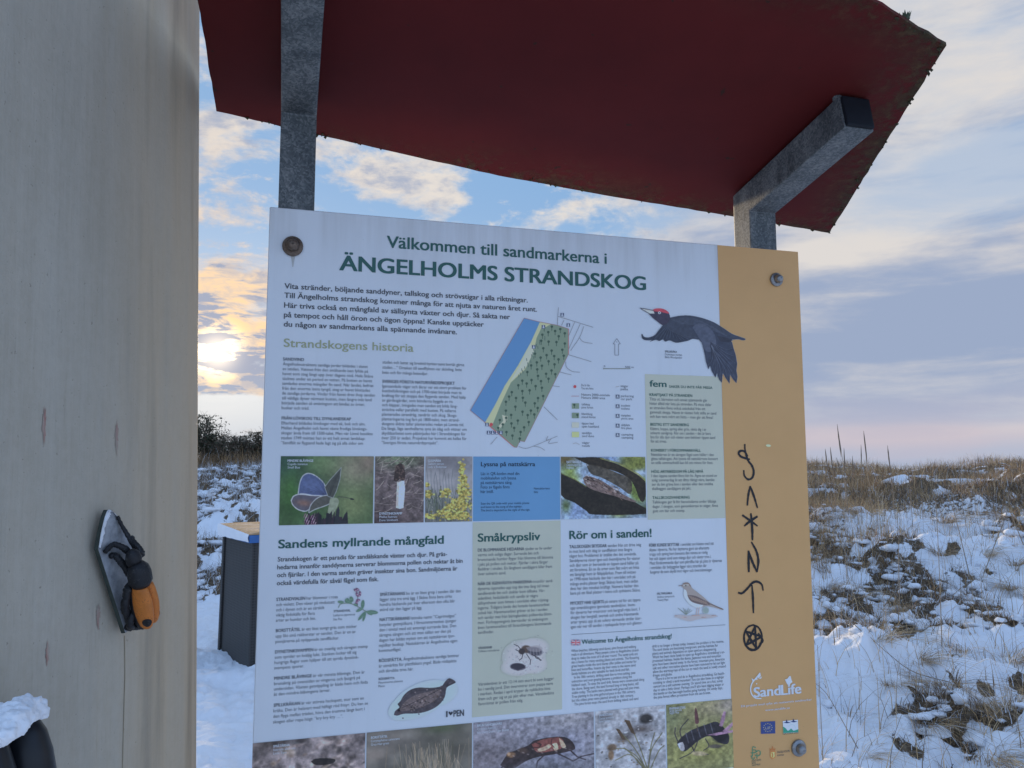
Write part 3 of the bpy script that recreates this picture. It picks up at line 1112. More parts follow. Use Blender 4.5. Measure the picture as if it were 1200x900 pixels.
bolt(343, 289, M_RUST, 0.0165)
M_STAIN = flat('rust_stain', (0.50, 0.49, 0.46), 0.1, 90, 0.5)
quad('rust_stain', [uv(340.6, 297), uv(342.6, 313), uv(343.6, 313), uv(346.4, 297)], 1, M_STAIN)
bolt(909, 328, M_BOLT, 0.0135)
bolt(935, 876, M_BOLT, 0.0148)
bolt(0, 0, M_RUST, 0.0155, 0.038, 0.936)

# --- lettering -------------------------------------------------------------
M_TEAL = flat('teal_ink', wh((22, 70, 80)), 0.05, 20, 0.4)
M_INK = flat('black_ink', wh((50, 60, 80)), 0.05, 20, 0.4)
M_SOFT = flat('small_black_ink', wh((64, 77, 102)), 0.05, 20, 0.4)
M_OLIVE = flat('olive_ink', wh((110, 128, 118)), 0.05, 20, 0.4)
M_WHITE = flat('white_ink', (0.74, 0.75, 0.76), 0.03, 20, 0.4)
M_NAVY = flat('navy_ink', wh((20, 44, 74)), 0.05, 20, 0.4)
_cache = {}


def glyphs(s, bold, res):
    """flat outline mesh of a line of text: verts (n,2), faces, advance width; cap height about 0.7"""
    cu = bpy.data.curves.new('t', 'FONT')
    cu.body = s
    cu.size = 1.0
    cu.offset = bold
    cu.resolution_u = res
    cu.fill_mode = 'FRONT'
    o = bpy.data.objects.new('t', cu)
    COL.objects.link(o)
    dg = bpy.context.evaluated_depsgraph_get()
    me = bpy.data.meshes.new_from_object(o.evaluated_get(dg))
    V = np.zeros(len(me.vertices) * 3)
    me.vertices.foreach_get('co', V)
    V = V.reshape(-1, 3)[:, :2]
    me.calc_loop_triangles()
    T = np.zeros(len(me.loop_triangles) * 3, int)
    me.loop_triangles.foreach_get('vertices', T)
    bpy.data.objects.remove(o)
    bpy.data.meshes.remove(me)
    bpy.data.curves.remove(cu)
    return V, T.reshape(-1, 3)


CAPH = None


def text_line(s, u, v, cap, width=None, sx=None, bold=0.0, res=2):
    """triangles of a line whose baseline starts at (u, v) on the board; width or sx sets the horizontal fit"""
    global CAPH
    if CAPH is None:
        CAPH = glyphs('H', 0, 2)[0][:, 1].max()
    V, T = glyphs(s, 0.0, res)
    if len(V) == 0:
        return np.zeros((0, 3)), T, 0
    sz = cap / CAPH
    x0 = V[:, 0].min() if not s.startswith(' ') else 0
    w = V[:, 0].max() - x0 + 2 * bold
    k = width / (w * sz) if width else (sx or 1.0)
    P = np.stack([u + (V[:, 0] - x0 + bold) * sz * k, v - V[:, 1] * sz, np.zeros(len(V))], 1)
    if bold:                                    # heavier face: the same letters overprinted a hair apart
        b = bold * sz
        n = len(P)
        sh = [(-b, -b * .4), (b, -b * .4), (-b, b * .4), (b, b * .4), (0, 0)]
        P = np.concatenate([P + np.array([i * k, j, 0.00002 * q]) for q, (i, j) in enumerate(sh)])
        T = np.concatenate([T + n * q for q in range(len(sh))])
    return P, T, k


def put_text(name, lines, mat, layer=2, parent=panel):
    VV, TT, o = [], [], 0
    for P, T, _ in lines:
        if not len(P):
            continue
        VV.append(P)
        TT.append(T + o)
        o += len(P)
    P = np.concatenate(VV)
    V = BO + P[:, :1] * BD - P[:, 1:2] * BZ + BN * (LAY * layer + P[:, 2:3])
    return mesh_np(name, V, [np.concatenate(TT)], [mat], None, parent)


def line_px(s, xl, yb, xr, cap_px, yr=None, **kw):
    a = uv(xl, yb)
    b = uv(xr, yb if yr is None else yr)
    c = uv(xl, yb - cap_px)
    return text_line(s, a[0], a[1], a[1] - c[1], b[0] - a[0], **kw)


def para_px(name, lines, x0, y0, x1, y1, xr, cap_px, mat=M_SOFT, heads=0, bold=0.0, longest=None, layer=2, head_mat=None):
    """a paragraph: first baseline starts at (x0,y0), last at (x1,y1); the longest line ends at xr.
    a line beginning with '*' is a small heading; '*words*rest' sets the first words bold"""
    a, b = uv(x0, y0), uv(x1, y1)
    cap = a[1] - uv(x0, y0 - cap_px)[1]
    n = len(lines)
    sz = cap
    tw = uv(xr, y0)[0] - a[0]
    plain = [l.replace('*', '') for l in lines]
    k = None
    ws = []
    for l in plain:
        P, T, _ = text_line(l, 0, 0, cap)
        ws.append(P[:, 0].max() if len(P) else 0)
    k = tw / max(ws)
    out, hd = [], []
    for i, l in enumerate(lines):
        t = i / max(1, n - 1)
        u, v = a * (1 - t) + b * t
        if l.startswith('*'):
            h, rest = l[1:].split('*', 1)
            A = text_line(h, u, v, cap, sx=k, bold=0.022)
            hd.append(A)
            if rest.strip():
                out.append(text_line(rest.strip(), A[0][:, 0].max() + cap * 0.38, v, cap, sx=k, bold=bold))
        else:
            out.append(text_line(l, u, v, cap, sx=k, bold=bold))
    if hd and head_mat:
        put_text(name, hd, head_mat, layer)
        hd = []
    if out or hd:
        put_text(name, out + hd, mat, layer)


put_text('title_lettering', [line_px('Välkommen till sandmarkerna i', 453, 290, 711, 13.6, yr=308, bold=0.018, res=6)], M_TEAL)
put_text('title_lettering', [line_px('ÄNGELHOLMS STRANDSKOG', 397.5, 316.5, 757, 17.2, yr=339, bold=0.026, res=6)], M_TEAL)
put_text('section_heading', [line_px('Strandskogens historia', 332.4, 406.4, 484.6, 9.6, yr=411.6, bold=0.012, res=5)], M_OLIVE)
put_text('section_heading', [line_px('Sandens myllrande mångfald', 326, 642.5, 520, 9.8, yr=636, bold=0.024, res=5)], M_TEAL)
put_text('section_heading', [line_px('Småkrypsliv', 559.7, 634.8, 633, 9.4, yr=633, bold=0.024, res=5)], M_TEAL)
put_text('section_heading', [line_px('Rör om i sanden!', 667, 631.7, 763.5, 9.6, yr=629.6, bold=0.024, res=5)], M_TEAL)
put_text('section_heading', [line_px('Welcome to Ängelholms strandskog!', 681.3, 754.7, 787, 5.2, yr=748.8, bold=0.018, res=4)], M_TEAL)
put_text('section_heading', [line_px('fem', 761, 453, 781, 7.2, bold=0.02, res=5), line_px('SAKER DU INTE FÅR MISSA', 784, 454.4, 834.6, 2.9, yr=454.8, bold=0.01)], M_TEAL)
put_text('section_heading', [line_px('Lyssna på nattskärra', 563.4, 546.3, 627, 4.9, yr=546.6, bold=0.02, res=4)], M_NAVY)

# introduction, line by line
for s, xl, yb, xr, yr in [('Vita stränder, böljande sanddyner, tallskog och strövstigar i alla riktningar.', 333.2, 338, 618.3, 353),
                          ('Till Ängelholms strandskog kommer många för att njuta av naturen året runt.', 333, 349, 629, 364),
                          ('Här trivs också en mångfald av sällsynta växter och djur. Så sakta ner', 332.8, 360.5, 597.6, 373),
                          ('på tempot och håll öron och ögon öppna! Kanske upptäcker', 332.6, 371.6, 566.8, 382),
                          ('du någon av sandmarkens alla spännande invånare.', 332.4, 382.6, 535.4, 391)]:
    put_text('introduction_lettering', [line_px(s, xl, yb, xr, 6.1, yr=yr, bold=0.016, res=3)], M_INK)
for s, xl, yb, xr in [('Strandskogen är ett paradis för sandälskande växter och djur. På gräs-', 325.4, 658, 523.8),
                      ('hedarna innanför sanddynerna serverar blommorna pollen och nektar åt bin', 324.8, 667.2, 542),
                      ('och fjärilar. I den varma sanden gräver insekter sina bon. Sandmiljöerna är', 324.6, 676.4, 535.8),
                      ('också värdefulla för såväl fågel som fisk.', 324.3, 685.8, 443.2)]:
    put_text('introduction_lettering', [line_px(s, xl, yb, xr, 5.2, bold=0.014, res=3)], M_INK)

para_px('text_block', ['*SANDVIND*', 'Ängelholmstraktens sandiga jordar bildades i slutet', 'av istiden. Vattnet från den smältande isen fyllde på',
                       'havet som steg långt upp över dagens nivå. Hela Skåne', 'täcktes under en period av vatten. På botten av havet',
                       'samlades enorma mängder fin sand. När landet, befriat', 'från den enorma isens tyngd, steg ur havet blottades',
                       'de sandiga jordarna. Vindar från havet drev ihop sanden', 'till väldiga dyner närmast kusten, men längre inåt land',
                       'började sanden så småningom att bindas av örter,', 'buskar och träd.'], 331.6, 422.4, 330.0, 479.6, 440, 3.5)
para_px('text_block', ['*FRÅN LÖVSKOG TILL DYNLANDSKAP*', 'Efterhand bildades lövskogar med ek, bok och alm.', 'Mellan Ängelholm och havet växte frodiga lövskogs-',
                       'skogar ända fram till 1500-talet. Men när Linné besökte', 'staden 1749 möttes han av ett helt annat landskap:',
                       '”Sandfält av flygsand hade lagt sig på alla sidor om'], 330.0, 491.6, 329.2, 520.6, 437, 3.5)
para_px('text_block', ['staden och lastat sig bredvid kyrkan samt bortåt gärna', 'staden…” Orsaken till sandflykten var skövling, bete', 'bete och för många betesdjur.'],
        448.2, 426, 448.0, 438, 544, 3.5)
para_px('text_block', ['*SVERIGES FÖRSTA NATURVÅRDSPROJEKT*', 'Igensandade vägar och åkrar var ett stort problem för', 'kustbefolkningen och på 1700-talet började man ta',
                       'krafttag för att stoppa den flygande sanden. Med hjälp', 'av gärdesgårdar, som bönderna byggde av ris', 'och käppar, tvingades man sanden att bilda lång-',
                       'sträckta vallar parallellt med kusten. På vallarna', 'planterades strandråg, sandrör och skog. Skogs-', 'planteringarna tog fart på 1800-talet, men strand-',
                       'skogens äldsta tallar planterades redan på Linnés tid.', 'De långa, låga sandvallarna syns än idag och vittnar om', 'skyddsarbetet som påbörjades här i Strandskogen för',
                       'över 250 år sedan. Projektet har kommit att kallas för', '”Sveriges första naturvårdsprojekt”.'], 448.0, 448.6, 447.0, 520.4, 547, 3.5)
para_px('text_block', ['*STRANDVIALEN* har blommor i rosa', 'och violett. Den växer på vindutsatt', 'och i dynen och är en särskilt', 'viktig födokälla för flera', 'arter av humlor och bin.'],
        323.8, 704.3, 323.2, 728.7, 396, 3.7)
para_px('text_block', ['*BORSTTÅTEL* är ett litet tuvigt gräs som sticker', 'upp likt små rakborstar ur sanden. Den är en av', 'pionjärerna på nyöppnade sandfläckar.'], 323.2, 740.8, 322.8, 753.6, 418, 3.7)
para_px('text_block', ['*DYNSTINKSVAMPEN* är en ovanlig och säregen svamp', 'som sprider en kväljig lukt. Stanken lockar till sig', 'hungriga flugor som hjälper till att sprida dynstink-', 'svampens sporer.'],
        322.2, 765.8, 321.4, 784.4, 431, 3.7)
para_px('text_block', ['*MINDRE BLÅVINGE* är vår minsta blåvinge. Den är', 'brunaktig på ovansidan av vingarna och ljusgrå på', 'undersidan. Växten getväppling är både hem och föda', 'åt den mindre blåvingens larver.'],
        321.2, 796.7, 320.8, 815.4, 431, 3.7)
para_px('text_block', ['*SPILLKRÅKAN* är vår största hackspett, stor som en', 'kråka. Den är helsvart med häftigt röd frisyr. Du kan se', 'den flyga mellan träden, höra den trumma långt bort i', 'skogen eller ropa högt: ”kry kry kry …”.'],
        320.6, 828.2, 320.0, 847.8, 431, 3.7)
para_px('text_block', ['*SMÅTÄRNANS* bo är en liten grop i sanden där den', 'lägger sina tre små ägg. I Skåne finns bara cirka', 'hundra häckande par kvar eftersom den ofta blir', 'störd när den ligger på ägg.'],
        445.2, 698.4, 445.0, 716.2, 540, 3.7)
para_px('text_block', ['*NATTSKÄRRANS* latinska namn ”Caprimulgus”', 'betyder getmjölkare. I försommarnatten sjunger', 'den i timtal med ett entonigt surrande läte. Den', 'säregna sången och att man sällan ser den på',
                       'dagen har bildat myten om att nattskärran tjuv-', 'mjölkar boskap. Nattskärran är Ängelholms egen', 'kommunfågel.'], 444.8, 727.9, 444.0, 764.2, 536, 3.7)
para_px('text_block', ['*RÖDSPÄTTA.* Ängelholmsbuktens sandiga bottnar', 'är utmärkta för plattfiskars yngel. Både rödspätta', 'och skrubba trivs här.'], 444.0, 776, 443.8, 788.4, 538, 3.7)
para_px('caption', ['*RÖDSPÄTTA*', 'Pleuronectes platessa', 'Plaice'], 443.7, 797, 443.4, 805.4, 472, 2.6)
para_px('caption', ['*STRANDVIAL*', 'Lathyrus japonicus', 'Sea Pea'], 391.0, 717.5, 390.6, 727, 416, 2.6)
para_px('text_block', ['*DE BLOMMANDE HEDARNA* sjuder av liv under', 'varma och soliga dagar. Surrande bin och', 'brummande humlor flyger från blomma till blomma', 'i jakt på pollen och nektar. Fjärilar i skira färger',
                       'fladdrar i vinden. En långbent sandjägare kilar fram', 'över solvarm sand.'], 559.8, 646.4, 559.9, 674.2, 648, 3.5)
para_px('text_block', ['*NÄR DE IGENVÄXTA MARKERNA* innanför sand-', 'dynerna öppnades upp tog det inte lång tid innan', 'sandlevande bin och steklar kom tillbaka. Vår-', 'sidenbiet, hedsidenbi och sandbi är några',
                       'sällsyntheter som hittats i området efter röjning-', 'ingarna. Tidigare levde det hotade havsmurarbiet', 'också här. Havsmurarbiet gräver ut bo i sanden', 'och samlar mat från bäringlandets pollenrika blom-',
                       'mor. Förhoppningsvis återvänder så småningom', 'även havsmurarbiet till Strandskogens blommande', 'sandhedar.'], 559.9, 685.9, 560.0, 742.8, 648, 3.5)
para_px('caption', ['*VÅRSIDENBI*', 'Colletes cunicularius'], 560.2, 760.6, 560.2, 764.4, 585, 2.5)
para_px('text_block', ['Vårsidenbiet är ett 12-14 mm stort bi som bygger', 'bo i sandig jord. Det övervintrar som puppa nere', 'i marken. Redan i april kryper de nykläckta bina', 'fram och ger sig ut på jakt efter mat. Vårsidenbins',
                       'favoritmat är pollen från sälg.'], 560.2, 803.6, 560.4, 826.6, 649, 3.5)
para_px('text_block', ['*TALLSKOGEN SKYDDAR* sanden från att driva iväg', 'in mot land och idag är sandflykten inte längre', 'något hot. Problemet är istället det det omvända.', 'Sanddynerna växer igen och livsmiljöerna för växter',
                       'och djur som är beroende av öppen sand håller på', 'att försvinna. En av de arter som fått svårt att hitta', 'ett lämpligt hem är fältpiplärkan. Fram till mitten', 'av 1990-talet häckade den här i området och på',
                       'många andra platser längs Skånes kust, men sedan', 'dess har den minskat kraftigt. Numera häckar den', 'bara på ett fåtal platser i östra och sydvästra Skåne.'], 667, 642.5, 668.3, 697, 751, 3.6)
para_px('text_block', ['*MYCKET HAR GJORTS* på senare tid för att öppna', 'upp strandskogens igenväxta sandmiljöer. Inom-', 'för dynerna har vresrosor och bergtall röjts bort. I', 'skogen har bergtall, svartek och andra främmande',
                       'arter tynats upp så att solens värmande strålar åter-', 'igen når ner till sanden i nyskapade bryn och gläntor.'], 668.3, 708.7, 668.8, 736.4, 752, 3.6)
para_px('text_block', ['*FÖRR KUNDE SKYTTAR* i området om hösten med sitt', 'skjuta i dynerna. Nu har skyttarna gjort sin eftersatta', 'trupp och syning bort bevuxna den minsta av rörlig', 'het och öppen sand som många djur och växter trivs i.',
                       'Mest förekommande djur som påträffas här på plats är dynernas', 'i områden där bebyggelse ligger nära stranden där', 'fungerar de som skydd mot vågor och översvämningar.'], 760.6, 640.8, 761.6, 672.2, 845, 3.6)
para_px('text_block', ['White beaches, billowing sand dunes, pine forest and walking', 'trails in all directions. Many people come to Ängelholms strand-', 'skog to make the most of it all year round. The sandy soils are',
                       'also a haven for many exciting plants and animals. The flowering', 'grass heaths inside the sand dunes offer pollen and nectar for', 'bees and butterflies. Insects dig their nests in the warm sand.',
                       'Sandy habitats are also valuable for both birds and fish.', '   In the 18th century, drifting sand due to tree-cutting, peat', 'extraction and over-grazing became a problem along the',
                       'Halland coast. To stop the sand drift, fences were constructed along', 'the shore. Being sand, the sand formed long or long banks, still', 'visible today. The banks were planted with grass and pine trees.',
                       'Tree planting in the area gathered pace in the 19th century,', 'but the oldest pines were planted already in 18th century.', '   The pine forest stops the sand from drifting inland, and sand'],
        669.4, 764.2, 670.2, 826.9, 754, 3.1)
para_px('text_block', ['drift is no longer a threat today. Instead, the problem is the reverse.', 'The sand dunes are becoming overgrown, and the habitats for', 'plants and animals dependent on open sand are disappearing.',
                       'Work has been done lately to open up Ängelholms strandskog´s un-', 'protected habitats. Inside the dunes, Japanese rose and mountain', 'pine have been cleared away. In the forest, mountain pine, American',
                       'oak and other non-native species have been removed to let sun light', 'allow the warming rays of the sun to reach the sand in newly created', 'fringes and glades.', '   There is a lot to see and do in Ängelholms strandskog. Go beach-',
                       'combing or climb a sand mountain! You can also listen to a nightjar', 'concert on a still summer evening. Or spend time on a hut, sunny', 'day to take a little closer. Perhaps you’ll also have digging wasps or',
                       'the beetle or the bee-eagle beetles going hunting. On windy days,', 'the pine forest offers protection from the sea breeze.'], 764.3, 758.8, 765.8, 818.9, 849.5, 3.1)
FEM = [('KRAFTJAKT PÅ STRANDEN', 761, 464, 811, ['Titta ut: bärnsten och annat spännande går', 'hittar alltid när leta på stranden. På vissa delar', 'av stranden finns också snäckskal från ett', 'gammalt skepp. Havet är nästan helt stilla av sand', 'och kan vara svårt att hitta – men går att finna!'], 761, 469.2, 761.6, 489.6, 838.5),
       ('BESTIG ETT SANDBERG', 762, 498.8, 807, ['Klättra, hoppa, spring eller gräv, vänta dig i av', 'solvarm sandgrop. Rör om i sanden – det är bara', 'bra för alla djur och växter som behöver öppen sand', 'för att trivas.'], 762, 504, 762.4, 518.6, 837.5),
       ('KONSERT I FÖRSOMMARKVÄLL', 762.8, 529.2, 821, ['Nattskärran är en säregen fågel som håller i den', 'glesa tallskogen. Att lyssna till nattskärrans konsert', 'en stilla sommarkväll kan bli ett minne för livet.'], 762.9, 534.3, 763.1, 543.8, 841),
       ('HÖG ARTRIKEDOM PÅ LÅG NIVÅ', 763.2, 554.2, 824, ['I den öppna sanden finns bin liv. Ägna en stund av', 'solig sommardag åt att ditta riktigt nära, kanske', 'ser du bin gräva bon i sanden eller den snabba', 'skalbaggen sandjägare på jakt.'], 763.4, 559.2, 763.9, 574.2, 840),
       ('TALLSKOGSVANDRING', 764.4, 584.8, 808, ['Tallskogen ger lä för havsvindarna under blåsiga', 'dagar. I skogen, som genomkorsas av stigar, finns', 'gott om bär och svamp.'], 764.4, 590, 764.8, 600.4, 841)]
for h, xl, yb, xr, ls, x0, y0, x1, y1, xe in FEM:
    put_text('small_heading', [line_px(h, xl, yb, xr, 3.1, bold=0.018)], M_TEAL)
    para_px('text_block', ls, x0, y0, x1, y1, xe, 3.3)
para_px('text_block', ['Läs in QR-koden med din', 'mobiltelefon och lyssna', 'på nattskärrans sång.', 'Foto av fågeln finns', 'här intill.'], 563.4, 556.8, 563.2, 577.8, 608.5, 3.5, M_NAVY)
para_px('text_block', ['Scan the QR code with your mobile phone', 'and listen to the song of the nightjar.', 'The bird is depicted to the right of the sign.'], 563.3, 591.4, 563.3, 599.4, 621, 2.6, M_NAVY)
para_px('caption', ['Nattskärrans', 'läte'], 625.6, 573.6, 625.6, 577.6, 644, 2.4, M_NAVY)
para_px('caption', ['*SPILLKRÅKA*', 'Dryocopus martius', 'Black Woodpecker'], 779, 413, 779.2, 419.6, 799, 2.3)
para_px('caption', ['*FÄLTPIPLÄRKA*', 'Anthus campestris', 'Tawny Pipit'], 769.8, 697, 770.2, 704.4, 790, 2.4)

# rule and flag beside the English heading
a, b = uv(669.5, 743.6), uv(850, 735.2)
rect('rule', a[0], a[1] - 0.0003, b[0], a[1] + 0.0003, 2, M_SOFT)
# ------------------------------------------------------------------ printed pictures: pigment painted per vertex on flat sheets
class Canvas:
    """colours are those seen in the photo (sRGB); coordinates are photo pixels given through an origin and a scale"""
    def __init__(s, x0, y0, x1, y1, res, org, sc, bg=None):
        s.x0, s.y0, s.x1, s.y1 = x0, y0, x1, y1          # extents in crop units
        s.w, s.h = int((x1 - x0) / sc * res), int((y1 - y0) / sc * res)
        xs = x0 + (np.arange(s.w) + 0.5) / s.w * (x1 - x0)
        ys = y0 + (np.arange(s.h) + 0.5) / s.h * (y1 - y0)
        s.X, s.Y = np.meshgrid(xs, ys)
        s.px = (x1 - x0) / s.w
        s.org, s.sc = org, sc
        s.a = np.zeros((s.h, s.w))
        s.c = np.zeros((s.h, s.w, 3)) + np.array((150, 128, 96) if org[0] == 840 else (142, 164, 203))
        if bg is not None:
            s.c[:] = bg
            s.a[:] = 1

    def over(s, m, col):
        m = np.clip(m, 0, 1)
        s.c = s.c * (1 - m[..., None]) + np.asarray(col, float) * m[..., None]
        s.a = np.maximum(s.a, m)

    def _in(s, pts, X, Y):
        P = np.asarray(pts, float)
        r = np.zeros(X.shape, bool)
        j = len(P) - 1
        for i in range(len(P)):
            xi, yi, xj, yj = *P[i], *P[j]
            if yi != yj:
                r ^= ((yi > Y) != (yj > Y)) & (X < (xj - xi) * (Y - yi) / (yj - yi) + xi)
            j = i
        return r

    def poly(s, pts, col, a=1.0, smooth=0):
        if smooth:
            pts = spline(list(pts) + [pts[0]], smooth)
        m = 0
        for ox, oy in ((-.25, -.25), (.25, -.25), (-.25, .25), (.25, .25)):
            m = m + s._in(pts, s.X + ox * s.px, s.Y + oy * s.px) * 0.25
        s.over(m * a, col)
        return m

    def rim(s, pts, rimcol, col, w, smooth=4):
        Q = spline(list(pts) + [pts[0]], smooth)
        s.poly(Q, col)
        s.line(Q, w, rimcol, 0.9)

    def blob(s, cx, cy, rx, ry, col, a=1.0, rot=0.0, hard=1.0):
        c, n = math.cos(rot), math.sin(rot)
        dx, dy = s.X - cx, s.Y - cy
        u, v = (dx * c + dy * n) / rx, (-dx * n + dy * c) / ry
        d = u * u + v * v
        s.over(a * (np.exp(-d * 1.2) if hard <= 1 else np.clip((1.15 - np.sqrt(d)) * hard, 0, 1)), col)

    def line(s, pts, w, col, a=1.0):
        P = np.asarray(pts, float)
        m = np.zeros_like(s.X)
        for p, q in zip(P[:-1], P[1:]):
            d = q - p
            t = np.clip(((s.X - p[0]) * d[0] + (s.Y - p[1]) * d[1]) / max(d @ d, 1e-9), 0, 1)
            m = np.maximum(m, np.clip((w / 2 - np.hypot(s.X - p[0] - t * d[0], s.Y - p[1] - t * d[1])) / s.px + 0.5, 0, 1))
        s.over(m * a, col)

    def noise(s, scale, amp, seed=0, oct=4, mask=None, sx=1.0):
        n = (fbm(s.X / scale * sx, s.Y / scale, seed, oct) - 0.5) * 2 * amp
        if mask is not None:
            n = n * mask
        s.c = np.clip(s.c * (1 + n[..., None]), 0, 255)

    def uvpt(s, X, Y):
        out = np.empty(X.shape + (2,))
        # the mapping photo pixel -> board is a plane homography: evaluate it directly
        px, py = s.org[0] + X / s.sc, s.org[1] + Y / s.sc
        v = _f + _r * ((px - 600) / FPX)[..., None] - _u * ((py - 450) / FPX)[..., None]
        t = ((BO - EYE) @ BN) / (v @ BN)
        q = EYE + v * t[..., None] - BO
        return np.stack([q @ BD, -q[..., 2]], -1)

    def build(s, name, layer, mat, frame=None, parent=None, thr=0.35):
        """frame=(u0,v0,u1,v1): stretch the whole canvas to that board rectangle; else keep the painted pixels only"""
        h, w = s.h, s.w
        if frame:
            u = np.linspace(frame[0], frame[2], w)
            v = np.linspace(frame[1], frame[3], h)
            U, V = np.meshgrid(u, v)
        else:
            q = s.uvpt(s.X, s.Y)
            U, V = q[..., 0], q[..., 1]
        P = BO + BD * U[..., None] - BZ * V[..., None] + BN * LAY * layer
        i = np.arange(h - 1)[:, None] * w
        j = np.arange(w - 1)[None]
        a = (i + j)
        F = np.stack([a, a + w, a + w + 1, a + 1], -1).reshape(-1, 4)
        if not frame:
            am = (s.a[:-1, :-1] + s.a[1:, :-1] + s.a[:-1, 1:] + s.a[1:, 1:]).ravel() / 4
            F = F[am > thr]
            used = np.unique(F)
            re = np.full(h * w, -1)
            re[used] = np.arange(len(used))
            F = re[F]
        else:
            used = np.arange(h * w)
        col = wh(np.clip(s.c, 0, 255)).reshape(-1, 3)[used]
        return mesh_np(name, P.reshape(-1, 3)[used], [F], [mat], None, parent or panel, False, col)


M_PRINT = attr_mat('printed_colour', 0.36, 0.35)
GAP = 0.0022


def photo(name, x0, x1, yref, rows, org, sc, res=2.0, bg=(100, 100, 100)):
    u0, u1 = uv(x0, yref)[0], uv(x1, yref)[0]
    if rows == 'A':
        v0, v1 = ROW_A, ROW_B
        ya, yb = (534 - org[1]) * sc, (613 - org[1]) * sc
    else:
        v0, v1 = ROW_C, ROW_C + 0.118
        ya = (uvpx(u0, v0)[1] + uvpx(u1, v0)[1]) / 2
        yb = ya + 96
        ya, yb = (ya - org[1]) * sc, (yb - org[1]) * sc
    c = Canvas((x0 - org[0]) * sc, ya, (x1 - org[0]) * sc, yb, res, org, sc, bg)
    c.frame = (u0, v0, u1, v1)
    return c


def uvpx(u, v):
    P = bp(u, v) - EYE
    return 600 + FPX * (P @ _r) / (P @ _f), 450 - FPX * (P @ _u) / (P @ _f)


def caption_on(lines, x, y0, y1, xr, mat=M_WHITE, cap=2.7):
    para_px('caption', lines, x, y0, x, y1, xr, cap, mat, layer=4)


# butterfly on a thistle
c = photo('p', 329, 438, 540, 'A', (320, 525), 5.0, 2.2, (58, 88, 62))
c.blob(60, 90, 190, 120, (36, 66, 62)); c.blob(150, 330, 200, 130, (45, 78, 48)); c.blob(300, 90, 120, 80, (74, 104, 74))
c.blob(480, 120, 150, 160, (100, 105, 98)); c.blob(470, 330, 130, 120, (88, 108, 78)); c.blob(110, 250, 60, 120, (48, 96, 40), 0.7)
c.blob(560, 80, 60, 80, (112, 104, 105), 0.8); c.noise(90, 0.16, 3)
W1 = [(150, 265), (158, 200), (175, 160), (205, 145), (245, 158), (290, 195), (312, 235), (325, 270), (290, 285), (220, 270), (175, 262)]
c.rim(W1, (150, 166, 196), (62, 80, 134), 6)
for i in range(9):
    c.line([(312, 270), (170 + i * 15, 250 - i * 10 if i < 5 else 150 + (i - 4) * 8)], 2.4, (44, 54, 92), 0.6)
c.blob(220, 210, 60, 40, (78, 98, 156), 0.5)
W2 = [(112, 300), (125, 275), (160, 265), (230, 272), (300, 280), (260, 320), (215, 352), (190, 362), (150, 350), (122, 325)]
c.rim(W2, (148, 164, 194), (70, 74, 98), 6)
c.blob(185, 315, 48, 20, (112, 88, 84), 0.8, 0.15)
c.rim([(212, 372), (225, 325), (265, 285), (322, 272), (345, 288), (335, 318), (300, 335), (250, 352)], (140, 156, 184), (66, 72, 78), 5)
c.rim([(302, 225), (330, 185), (396, 112), (390, 180), (370, 250), (352, 288), (322, 278)], (118, 134, 154), (58, 66, 72), 4, 1)
for i in range(6):
    c.line([(335, 270), (318 + i * 13, 215 - i * 15)], 2, (40, 46, 54), 0.7)
c.poly([(335, 290), (375, 288), (385, 320), (350, 385), (322, 385)], (110, 128, 122), 1, 3)
c.line([(378, 282), (420, 284), (462, 295)], 3, (50, 56, 66)); c.blob(463, 296, 12, 5, (34, 38, 48), 1, 0.2, 4)
for k in range(16):
    x = 190 + k * 15
    c.poly([(x, 470), (x + 5, 395 - 28 * math.sin(k * 1.7)), (x + 22, 380 + 20 * math.cos(k)), (x + 30, 470)], [(32, 34, 48), (40, 34, 52), (26, 30, 44)][k % 3], 1)
c.poly([(362, 440), (372, 360), (385, 335), (392, 360), (388, 415), (430, 420), (436, 428), (390, 448)], (34, 40, 54), 1)
for k in range(26):
    x, y = 186 + (k * 37) % 72, 382 + (k * 53) % 75
    c.line([(x, y + 14), (x + 9, y - 6)], 4, [(132, 88, 142), (168, 148, 184), (92, 62, 104)][k % 3], 0.9)
c.noise(14, 0.13, 7); c.build('photo_print', 2, M_PRINT, c.frame)
caption_on(['*MINDRE BLÅVINGE*', 'Cupido minimus', 'Small Blue'], 337, 541.2, 549, 367)

# stinkhorn mushroom in dune litter
c = photo('p', 439.6, 497, 540, 'A', (320, 525), 5.0, 2.4, (80, 76, 88))
c.blob(740, 60, 160, 60, (78, 96, 84)); c.blob(640, 420, 140, 70, (58, 52, 62))
c.noise(22, 0.42, 13, 5)
rg = np.random.default_rng(3)
for k in range(130):
    x, y, a, L = rg.uniform(595, 885), rg.uniform(48, 380), rg.normal(-0.45, 0.55), rg.uniform(20, 75)
    c.line([(x, y), (x + L * math.cos(a) * .5, y + L * math.sin(a) * .5 + 3), (x + L * math.cos(a), y + L * math.sin(a))], rg.uniform(1.6, 3.4), [(150, 150, 160), (126, 124, 134), (98, 92, 100), (60, 54, 62)][k % 4], 0.75)
c.poly([(722, 350), (727, 200), (768, 188), (774, 240), (766, 352), (745, 358)], (188, 192, 206), 1)
c.poly([(722, 350), (727, 200), (738, 196), (735, 352)], (150, 152, 170), 0.8)
m = c.poly([(706, 190), (716, 120), (728, 94), (748, 88), (764, 104), (774, 160), (764, 192), (742, 182), (728, 195)], (46, 40, 44), 1, 3)
for k in range(26):
    c.blob(rg.uniform(712, 768), rg.uniform(98, 184), 6, 5, (78, 68, 70), 0.7, 0, 3)
c.noise(9, 0.16, 17); c.build('photo_print', 2, M_PRINT, c.frame)
